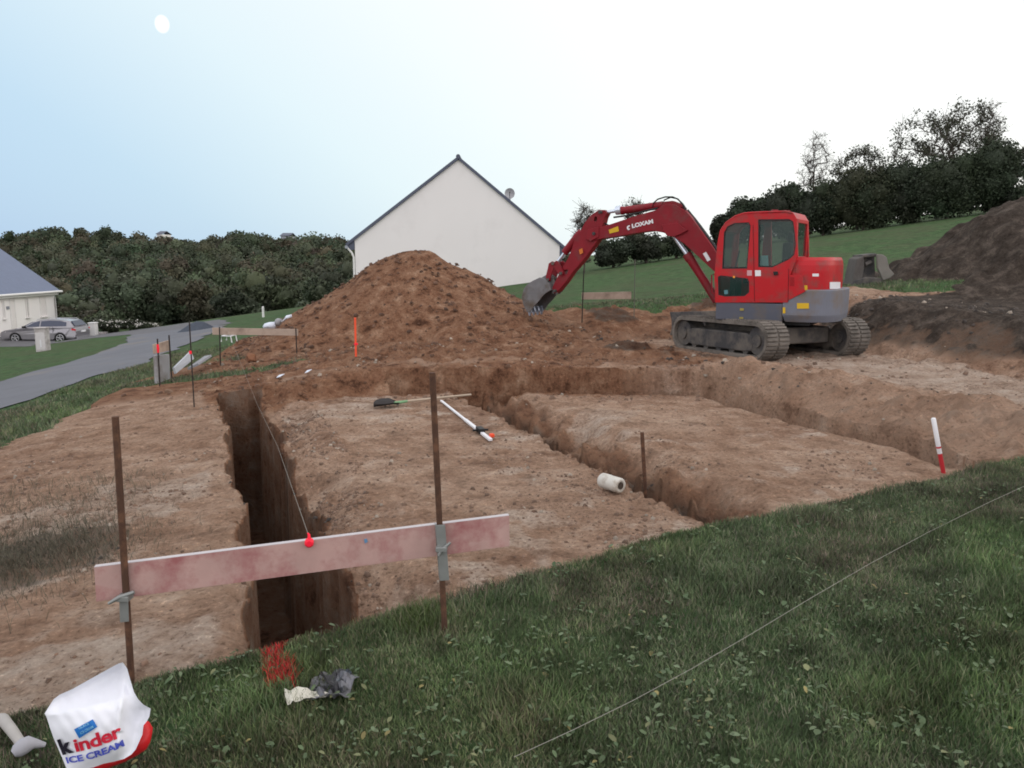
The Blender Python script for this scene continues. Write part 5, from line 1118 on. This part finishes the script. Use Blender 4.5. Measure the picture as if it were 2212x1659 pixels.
for j in range(K):
    for k in range(n): fs.append((j * n + k, (j + 1) * n + k, (j + 1) * n + (k + 1) % n, j * n + (k + 1) % n))
m0 = len(vs)
for j in range(6):                     # back
    t = 1 - j / 5 * 1.0
    for (x, y) in edge: X, Y = cx0 + (x - cx0) * max(t, .02), cy0 + (y - cy0) * max(t, .02); vs.append(BG(X, Y, -.14 * (1 - t ** 3)))
for j in range(5):
    for k in range(n): fs.append((m0 + j * n + k, m0 + j * n + (k + 1) % n, m0 + (j + 1) * n + (k + 1) % n, m0 + (j + 1) * n + k))
mb = MB(); mb.add(vs, fs, True)
M_bag = mat('white_bag_plastic', (.74, .75, .80), .42, var=.03, scale=4, bump=.003, bscale=9, spec=.4)
mb.build('white_body', M_bag, bag, 0, IG)
rededge = [(1570, 990), (1640, 1010), (1690, 1090), (1680, 1180), (1650, 1290), (1600, 1370), (1520, 1420), (1420, 1480), (1280, 1545), (1150, 1580), (1010, 1620), (860, 1680), (800, 1760), (1100, 1720), (1500, 1600), (1660, 1400)]
rededge = [(1500, 950), (1640, 1008), (1692, 1095), (1680, 1190), (1655, 1300), (1600, 1400), (1480, 1480), (1300, 1575), (1130, 1640), (980, 1700), (700, 1780), (600, 1650), (1000, 1200), (1350, 1000)]
rv = []; rf = []
rn = len(rededge); rc = (1200, 1350)
for j, (t, o_) in enumerate([(0, -.02), (.5, -.012), (.8, -.016), (1, -.035), (.8, -.10), (.01, -.12)]):
    for (x, y) in rededge: rv.append(BG(rc[0] + (x - rc[0]) * t, rc[1] + (y - rc[1]) * t, o_ - .075 + .006 * math.sin(x * .05 + y * .03)))
for j in range(5):
    for k in range(rn): rf.append((j * rn + k, (j + 1) * rn + k, (j + 1) * rn + (k + 1) % rn, j * rn + (k + 1) % rn))
mb = MB(); mb.add(rv, rf, True); mb.build('red_side', mat('red_bag_plastic', (.60, .02, .025), .4, var=.1, scale=8, bump=.002, bscale=30), bag, 0, IG)
# printing: lettering laid on the swollen front
def printed(name, s, q0, q1, q2, m, bold=.02, bend=0, grad=None, th=.004):
    """q0 lower left, q1 lower right, q2 upper left, in enlargement coordinates"""
    cu = bpy.data.curves.new(name, 'FONT'); cu.body = s; cu.offset = bold; cu.resolution_u = 3; cu.space_character = .95
    to = bpy.data.objects.new(name, cu); sc.collection.objects.link(to); me = bpy.data.meshes.new_from_object(to.evaluated_get(bpy.context.evaluated_depsgraph_get())); bpy.data.objects.remove(to)
    import bmesh
    bm = bmesh.new(); bm.from_mesh(me); bmesh.ops.triangulate(bm, faces=bm.faces); bmesh.ops.subdivide_edges(bm, edges=[e for e in bm.edges if e.calc_length() > .12], cuts=2); bmesh.ops.triangulate(bm, faces=bm.faces); bm.to_mesh(me); bm.free()
    co = np.array([v.co[:] for v in me.vertices]); mn, mx = co.min(0), co.max(0)
    for v in me.vertices:
        a = (v.co.x - mn[0]) / (mx[0] - mn[0]); b = (v.co.y - mn[1]) / (mx[1] - mn[1])
        X = q0[0] + (q1[0] - q0[0]) * a + (q2[0] - q0[0]) * b; Y = q0[1] + (q1[1] - q0[1]) * a + (q2[1] - q0[1]) * b + bend * math.sin(math.pi * a)
        v.co = BG(X, Y, bulge(X, Y) + th) - bag.location
    me.name = name; me.materials.clear(); me.materials.append(m); return link(bpy.data.objects.new(name, me), bag)
M_ink = mat('black_ink', (.012, .010, .02), .5); M_rink = mat('red_ink', (.55, .015, .04), .5); M_bink = mat('blue_ink', (.06, .08, .42), .5, var=.25, scale=20); M_lab = mat('label_blue', (.015, .16, .50), .5)
printed('letter_k', 'k', (425, 1480), (590, 1440), (340, 1265), M_ink, .05)
printed('word_kinder', 'inder', (615, 1440), (1275, 1215), (560, 1255), M_rink, .03, bend=25)
printed('word_ice_cream', 'ICE CREAM', (490, 1600), (1300, 1350), (460, 1510), M_bink, .03, bend=40)
mb = MB(); Q = [(582, 1130), (610, 1085), (840, 968), (870, 985), (912, 1070), (890, 1105), (665, 1245), (640, 1235)]
gv = []; gf = []
for j in range(13):
    for k in range(7):
        a_, b_ = j / 12, k / 6; X = (584 + (848 - 584) * a_) * (1 - b_) + (655 + (912 - 655) * a_) * b_; Y = (1118 + (975 - 1118) * a_) * (1 - b_) + (1245 + (1082 - 1245) * a_) * b_
        gv.append(BG(X, Y, bulge(X, Y) + .004))
for j in range(12):
    for k in range(6): gf.append((j * 7 + k, j * 7 + k + 1, (j + 1) * 7 + k + 1, (j + 1) * 7 + k))
mb.add(gv, gf, True); mb.build('blue_label', M_lab, bag, 0, IG)
M_lb = mat('pale_label_ink', (.22, .50, .72), .5)
printed('label_text', 'GLACE', (655, 1120), (800, 1048), (640, 1090), M_lb, .02, th=.0085); printed('label_text', 'ICE CREAM', (680, 1190), (860, 1095), (665, 1155), M_lb, .02, th=.0085)
# lump hammer at the left edge
hz = lambda x, y: (x * .07224, 1538.9 + y * .07224)
def HG(x, y, h): u, v = hz(x, y); return drop(u, v, -.1) + UP * h
o = empty('hammer', HG(800, 1350, .0), 0, 'dusty grey hammer lying in the grass left of the ice cream bag', 'hammer'); IH = Matrix.Translation(-o.location)
M_dust = mat('dusty_wood', (.38, .36, .34), .9, var=.12, scale=14); M_dst = mat('dusty_steel', (.34, .34, .37), .75, var=.15, scale=14)
mb = MB(); mb.tube([HG(-500, -100, .03), HG(-150, 450, .035), HG(120, 560, .05), HG(400, 950, .055), HG(720, 1380, .05)], [.019, .02, .021, .019, .016], 12); mb.build('handle', M_dust, o, 0, IH)
mb = MB(); mb.tube([HG(430, 1560, .04), HG(560, 1500, .045), HG(740, 1400, .05), HG(900, 1330, .05), HG(1080, 1280, .045), HG(1380, 1200, .03)], [.014, .026, .030, .028, .017, .008], 10); mb.build('head', M_dst, o, 0, IH)
# torn clear bag in the grass
rz2 = lambda x, y: (594 + x * .09764, 1431 + y * .09764)
def RG(x, y, h=0): u, v = rz2(x, y); return drop(u, v, 0) + UP * h
o = empty('torn_bag', RG(900, 800), 0, 'torn translucent plastic bag with a pale open mouth lying in the grass', 'bag'); IR = Matrix.Translation(-o.location)
from mathutils.geometry import delaunay_2d_cdt
def crumple(poly, name, m, hgt, seed, step=70, base=.02, amp=.035):
    """thin torn film: the outline filled with many small facets at uneven heights"""
    r = np.random.RandomState(seed); P = []; n = len(poly)
    for i in range(n):
        (x0, y0), (x1, y1) = poly[i], poly[(i + 1) % n]; k = max(1, int(math.hypot(x1 - x0, y1 - y0) / step))
        P += [(x0 + (x1 - x0) * j / k, y0 + (y1 - y0) * j / k, 0) for j in range(k)]
    nb = len(P); xs = [p[0] for p in poly]; ys = [p[1] for p in poly]
    def inside_(x, y):
        c = False
        for i in range(n):
            (x0, y0), (x1, y1) = poly[i], poly[i - 1]
            if (y0 > y) != (y1 > y) and x < (x1 - x0) * (y - y0) / (y1 - y0) + x0: c = not c
        return c
    for x in np.arange(min(xs), max(xs), step):
        for y in np.arange(min(ys), max(ys), step):
            a_, b_ = x + r.uniform(-.4, .4) * step, y + r.uniform(-.4, .4) * step
            if inside_(a_, b_): P.append((a_, b_, 1))
    v, e, f, *_ = delaunay_2d_cdt([Vector(p[:2]) for p in P], [], [list(range(nb))], 1, 1e-4)
    vs = []
    for q in v:
        x, y = q; h = base + hgt * (.5 + .5 * math.sin(x * .0045 + y * .003 + seed)) + amp * float(fbm(np.array([x / 170.]), np.array([y / 170.]), 1., 2, seed)[0]) * 2
        vs.append(RG(x, y, 0) + UP * max(.012, h))
    mb = MB(); mb.add(vs, [tuple(t) for t in f], False); ob = mb.build(name, m, o, 0, IR); so = ob.modifiers.new('t', 'SOLIDIFY'); so.thickness = .001; return ob
crumple([(215, 870), (240, 1020), (290, 1205), (470, 1120), (640, 1015), (700, 980), (830, 1010), (960, 930), (1190, 915), (1200, 835), (1000, 800), (590, 862), (400, 885)], 'pale_mouth', mat('cream_film', (.56, .54, .46), .5, var=.10), .02, 3, 60, .035, .014)
crumple([(560, 868), (640, 740), (740, 640), (900, 510), (1080, 400), (1250, 310), (1410, 262), (1560, 330), (1640, 470), (1880, 560), (1760, 660), (1690, 760), (1670, 900), (1560, 960), (1420, 1010), (1250, 960), (1000, 950), (800, 1000), (650, 960)], 'film', mat('grey_film', (.17, .17, .19), .3, var=.75, scale=18, alpha=.62, spec=.6), .03, 5, 75, .02, .035)
crumple([(1010, 540), (1300, 470), (1500, 330), (1640, 400), (1760, 560), (1650, 620), (1640, 900), (1400, 950), (1230, 900), (1330, 760), (1180, 720), (960, 780), (1050, 640)], 'dark_fold', mat('black_film', (.018, .018, .022), .35, spec=.5, alpha=.85, var=.4), .035, 8, 70, .035, .03)
r_ = random.Random(9); M_stone = mat('pale_stone', (.24, .155, .105), .95, var=.3, scale=9, bump=.01, bscale=18)
import bmesh
def stone_mesh(k):
    bm = bmesh.new(); bmesh.ops.create_icosphere(bm, subdivisions=2, radius=1)
    for v in bm.verts: v.co *= 1 + r_.uniform(-.22, .22)
    for p in range(5):
        n_ = Vector((r_.uniform(-1, 1), r_.uniform(-1, 1), r_.uniform(-1, 1))).normalized()
        for v in bm.verts:
            d_ = v.co.dot(n_)
            if d_ > .62: v.co -= n_ * (d_ - .62)
    me = bpy.data.meshes.new('stone'); bm.to_mesh(me); bm.free(); me.materials.append(M_stone); return me
SM = [stone_mesh(k) for k in range(5)]
p = drop(543, 783, -.1); o = bpy.data.objects.new('clod', SM[2].copy()); link(o); o.data.materials.clear(); o.data.materials.append(mat('orange_clay', (.24, .11, .06), .95, var=.3, scale=8, bump=.01)); w_ = 15 / FPX * p.y; o.location = p + UP * w_ * .6; o.scale = (w_, w_, w_ * .85); tag(o, 'large squarish orange brown clod at the left foot of the heap', 'clod')
for k, (u, v, s_) in enumerate([(575, 762, 9), (592, 752, 7), (610, 770, 10), (628, 757, 8), (646, 772, 7), (660, 760, 10), (540, 800, 7), (690, 768, 8), (712, 779, 9), (640, 742, 7), (676, 744, 6), (740, 765, 7), (566, 780, 6), (452, 838, 8), (436, 846, 6), (365, 848, 9), (820, 768, 6), (1045, 765, 9), (1180, 700, 10), (1240, 720, 9)]):
    p = drop(u, v, -.1); w_ = s_ / FPX * p.y * .9; o = bpy.data.objects.new('stone', SM[k % 5]); link(o); o.location = p + UP * w_ * .3; o.scale = (w_ * 1.1, w_ * .9, w_ * .75); o.rotation_euler = (0, 0, r_.uniform(0, 6))
    tag(o, 'rough brown stone lying loose on the earth around the foot of the big heap', 'stone', 'stones around the foot of the heap')
# ---------------------------------------------------------------- turf: blades, weeds, stones
def blades(name, X, Y, h, wd, cols, label, cat, mat_=None, lean=.55, zoff=0):
    n = len(X); r = np.random.RandomState(len(X) % 999); Z = terrain(X, Y)[0] - .006 + zoff
    az = r.rand(n) * 2 * np.pi; ln = lean * (.25 + r.rand(n)); d = np.stack([np.cos(az), np.sin(az)], -1); s = np.stack([-d[:, 1], d[:, 0]], -1)
    tw = r.rand(n) * 2 * np.pi; s = np.stack([np.cos(tw), np.sin(tw)], -1)
    B = np.stack([X, Y, Z], -1); w = wd[:, None] / 2
    def pt(k, t, hh, ww): return np.concatenate([B[:, :2] + d * (ln * h * t)[:, None] + s * w * ww * k, (B[:, 2] + h * hh)[:, None]], 1)
    V = np.stack([pt(-1, 0, 0, 1), pt(1, 0, 0, 1), pt(1, .35, .55, .85), pt(-1, .35, .55, .85), pt(1, 1, .95, .15), pt(-1, 1, .95, .15)], 1).reshape(-1, 3)
    i = np.arange(n)[:, None] * 6; F = np.concatenate([i + np.array([[0, 1, 2, 3]]), i + np.array([[3, 2, 4, 5]])], 0)
    o = np_mesh(name, V, F, mat_ or M_grass, col=np.repeat(cols, 6, 0)); return tag(o, label, cat, kind='stuff')
PAL = np.array([(.098, .128, .068), (.078, .106, .058), (.118, .150, .078), (.145, .178, .090), (.128, .120, .085), (.165, .148, .110), (.088, .084, .066), (.22, .20, .15)])
def pick(n, X, Y, r, p=(.2, .2, .17, .10, .12, .08, .09, .04)):
    c = PAL[r.choice(len(PAL), n, p=p)]; patch = fbm(X, Y, 1.7, 3, 90)[:, None]; warm = np.array([(1.12, .90, 1.05)]); 
    t = np.clip(patch * 2.6 + .35, 0, 1); c = c * (1 - t) + c * warm * t; g2 = np.clip(fbm(X, Y, 1.1, 2, 97)[:, None] * 3, 0, 1); c = c * (1 - g2) + c * np.array([(1.02, 1.14, .92)]) * g2
    return c * np.array([(.93, 1.0, .92)]) * (.78 + .5 * r.rand(n, 1)) * np.clip(1.05 + .6 * fbm(X, Y, 6, 2, 92)[:, None] * 1.5, .5, 1.6)
r = np.random.RandomState(11)
def sample(n, y0, y1, pw=1.0):
    Y = y0 + (y1 - y0) * r.rand(n * 2) ** pw; X = (r.rand(n * 2) * 2.0 - .9) * (Y + .3)
    a, b = to_ab(X, Y); return X, Y, a, b
X, Y, a, b = sample(760000, 1.0, 7.6, 1.1)
n2 = fbm(X, Y, 4.5, 3, 5); d = a - a_edge(b) + .10 * n2; keep = (d < .07 + .05 * fbm(X, Y, 9, 2, 70)) & (Y < 8); 
dens = .62 + .7 * fbm(X, Y, 3.0, 2, 71); keep &= r.rand(len(X)) < np.clip(dens, .25, 1)
X, Y = X[keep], Y[keep]; n = len(X); print('blades', n)
tall = ss(.02, .5, fbm(X, Y, 2.2, 2, 73)); tuft = np.exp(-(((X + .42) / .16) ** 2 + ((Y - 3.45) / .15) ** 2)) + .7 * np.exp(-(((X + .9) / .2) ** 2 + ((Y - 3.05) / .16) ** 2))
h = (.014 + .026 * r.rand(n) + .055 * tall * r.rand(n) + .085 * tuft * r.rand(n)) 
col = pick(n, X, Y, r); 
col = np.where((tuft * r.rand(n) > .3)[:, None], np.array([[.075, .105, .035]]) * (.8 + .5 * r.rand(n, 1)), col)
# red sprayed paint along the trench line
px = [drop(u, v) for u, v in [(568, 1350), (566, 1366), (578, 1400), (594, 1432), (606, 1470), (612, 1500)]]; dist = np.full(n, 9.)
for p, q in zip(px[:-1], px[1:]):
    dx, dy = q.x - p.x, q.y - p.y; t = np.clip(((X - p.x) * dx + (Y - p.y) * dy) / (dx * dx + dy * dy), 0, 1); dist = np.minimum(dist, np.hypot(X - p.x - dx * t, Y - p.y - dy * t))
red = (dist + .02 * fbm(X, Y, 14, 2, 75)) < .05 * (.6 + .7 * r.rand(n)); red &= (r.rand(n) < .7) & (fbm(X, Y, 9, 2, 76) > -.25)
col = np.where(red[:, None], np.array([[.50, .045, .042]]) * (.7 + .5 * r.rand(n, 1)), col)
blades('lawn_grass', X, Y, h, .0024 + .0026 * r.rand(n), col, 'uneven autumn turf in the foreground with tufts and brown patches', 'grass')
# broad leaves: clover, plantain, dandelion
m = 1900; X, Y, a, b = sample(m, 1.2, 7.2, 1.2); n2 = fbm(X, Y, 4.5, 3, 5); keep = (a - a_edge(b) + .10 * n2 < -.02) & (fbm(X, Y, 2.1, 2, 77) > -.12); X, Y = X[keep], Y[keep]; X = np.repeat(X, 4) + r.normal(size=len(X) * 4) * .022; Y = np.repeat(Y, 4) + r.normal(size=len(Y) * 4) * .022
n = len(X); Z = terrain(X, Y)[0] + .012 + .03 * r.rand(n); t = r.rand(n) * 6.28; L_ = .006 + .013 * r.rand(n) ** 1.8; w_ = L_ * (.45 + .4 * r.rand(n)); tilt = r.uniform(-.45, .6, n)
dx, dy = np.cos(t), np.sin(t)
def lp(s_, k): return np.stack([X + dx * L_ * s_ - dy * w_ * k, Y + dy * L_ * s_ + dx * w_ * k, Z + L_ * s_ * tilt + abs(k) * .004], -1)
V = np.stack([lp(-1, 0), lp(-.3, -.8), lp(.45, -.75), lp(1, 0), lp(.45, .75), lp(-.3, .8)], 1).reshape(-1, 3); i = np.arange(n)[:, None] * 6
F = np.concatenate([i + np.array([[0, 1, 2, 3]]), i + np.array([[0, 3, 4, 5]])]); c = np.array([(.085, .120, .060), (.115, .150, .085), (.065, .098, .048), (.15, .16, .08), (.20, .17, .07)])[r.choice(5, n, p=(.38, .24, .28, .07, .03))] * (.75 + .5 * r.rand(n, 1))
tag(np_mesh('lawn_weeds', V, F, M_grass, col=np.repeat(c, 6, 0)), 'small broad weed leaves scattered through the foreground turf', 'weeds', kind='stuff')
# rough growth farther off: left verge, patch in the cut, field edges
X = np.concatenate([r.uniform(-12, -3, 90000), r.normal(-3.5, .42, 9000), r.normal(-3.0, .3, 2000), r.uniform(-6, 12, 50000)]); Y = np.concatenate([r.uniform(6, 22, 90000), r.normal(4.95, .38, 9000), r.normal(5.05, .3, 2000), r.uniform(14, 20, 50000)])
zc = terrain(X, Y)[1]; road_ok = ~((X < -8.2 - .03 * (Y - 13) * 0) & (Y > 3) & (X < np.interp(Y, [3, 9, 13.4, 20, 27, 33.5, 38], [-14, -10.2, -8.9, -9.4, -10.9, -12.2, -14]) + .2))
keep = ((zc[:, 0] > .45) & road_ok) | ((Y < 7) & (X > -4.5) & (r.rand(len(X)) < .7)); X, Y, = X[keep], Y[keep]; n = len(X); near = (Y < 7)
h = np.where(near, .03 + .06 * r.rand(n), .03 + .05 * r.rand(n)) * np.where(fbm(X, Y, .8, 2, 80) > .1, 1.5, 1); wd = np.where(near, .003, .006 + .0003 * Y) * (.6 + .8 * r.rand(n))
col = pick(n, X, Y, r); col = np.where((near)[:, None], np.array([[.115, .105, .075]]) * (.5 + .8 * r.rand(n, 1)), col)
blades('rough_grass', X, Y, h, wd, col, 'rough grass on the left verge and along the edges of the dug earth', 'grass', lean=.8)
# clods and stones in the dug earth
ra, rb_ = r.uniform(4.2, 11.6, 9000), .85 + .5 * r.rand(9000) ** 1.6; rx, ry = to_xy(ra, rb_)
X = np.concatenate([r.uniform(-6, 9, 26000), r.uniform(-5, 3, 6000), rx, r.uniform(-5, 4, 22000)]); Y = np.concatenate([2.8 + 14 * r.rand(26000) ** 1.3, r.uniform(11, 17, 6000), ry, r.uniform(2.8, 8, 22000)]); zt_, zc = terrain(X, Y); a, b = to_ab(X, Y)
keep = (zc[:, 0] < .4) & (zt_ > -.62) & (r.rand(len(X)) < np.clip(.35 + 1.3 * fbm(X, Y, 1.3, 3, 83), .06, 1)); X, Y, zt_, zc = X[keep], Y[keep], zt_[keep], zc[keep]; n = len(X)
sz_ = (.004 + .017 * r.rand(n) ** 5) * (1 + .05 * Y) * np.where(Y > 11, 1.7, 1.0)
base_ = np.array([(1, 0, 0), (-.5, .86, 0), (-.5, -.86, 0), (.3, .5, .8), (-.6, 0, .75), (.35, -.55, .7)]); V = base_[None] * sz_[:, None, None] * (.65 + .7 * r.rand(n, 6, 3)); t = r.rand(n) * 6.28
V = np.stack([V[..., 0] * np.cos(t)[:, None] - V[..., 1] * np.sin(t)[:, None], V[..., 0] * np.sin(t)[:, None] + V[..., 1] * np.cos(t)[:, None], V[..., 2]], -1) + np.stack([X, Y, zt_ - .15 * sz_], -1)[:, None]
i = np.arange(n)[:, None] * 6; T3 = np.concatenate([i + np.array([f]) for f in ((3, 4, 5), (0, 1, 3), (1, 4, 3), (1, 2, 4), (2, 5, 4), (2, 0, 5), (0, 3, 5))])
lite = (r.rand(n) < .07)[:, None]; c = np.array([[.17, .108, .076]]) * (.6 + .8 * r.rand(n, 1)); c = np.where(zc[:, 2:3] > .4, np.array([[.13, .066, .038]]) * (.6 + .7 * r.rand(n, 1)), c); c = np.where(zc[:, 1:2] > .4, np.array([[.05, .04, .034]]) * (.6 + .9 * r.rand(n, 1)), c); c = np.where(lite, np.array([[.30, .25, .20]]) * (.7 + .6 * r.rand(n, 1)), c)
tag(np_mesh('soil_clods', V.reshape(-1, 3), T3, M_grass, col=np.repeat(c, 6, 0)), 'loose clods and small stones strewn over the dug earth', 'soil clods', kind='stuff')
# clods on the big heap
hm = bpy.data.objects['earth_heap'].data; hv = np.empty(len(hm.vertices) * 3, np.float32); hm.vertices.foreach_get('co', hv); hv = hv.reshape(-1, 3); g = terrain(hv[:, 0], hv[:, 1])[0]; hv = hv[hv[:, 2] > g + .05]; n = 3600
P = hv[r.randint(0, len(hv), n)] + r.uniform(-.03, .03, (n, 3)) * [1, 1, 0]; sz_ = .010 + .06 * r.rand(n) ** 7; V = base_[None] * sz_[:, None, None] * (.65 + .7 * r.rand(n, 6, 3)) + P[:, None]; i = np.arange(n)[:, None] * 6
T3 = np.concatenate([i + np.array([f]) for f in ((3, 4, 5), (0, 1, 3), (1, 4, 3), (1, 2, 4), (2, 5, 4), (2, 0, 5), (0, 3, 5))]); c = np.array([[.105, .055, .034]]) * (.55 + .9 * r.rand(n, 1))
tag(np_mesh('heap_clods', V.reshape(-1, 3), T3, M_grass, col=np.repeat(c, 6, 0)), 'brown clods clinging to the big earth heap', 'soil clods', kind='stuff')
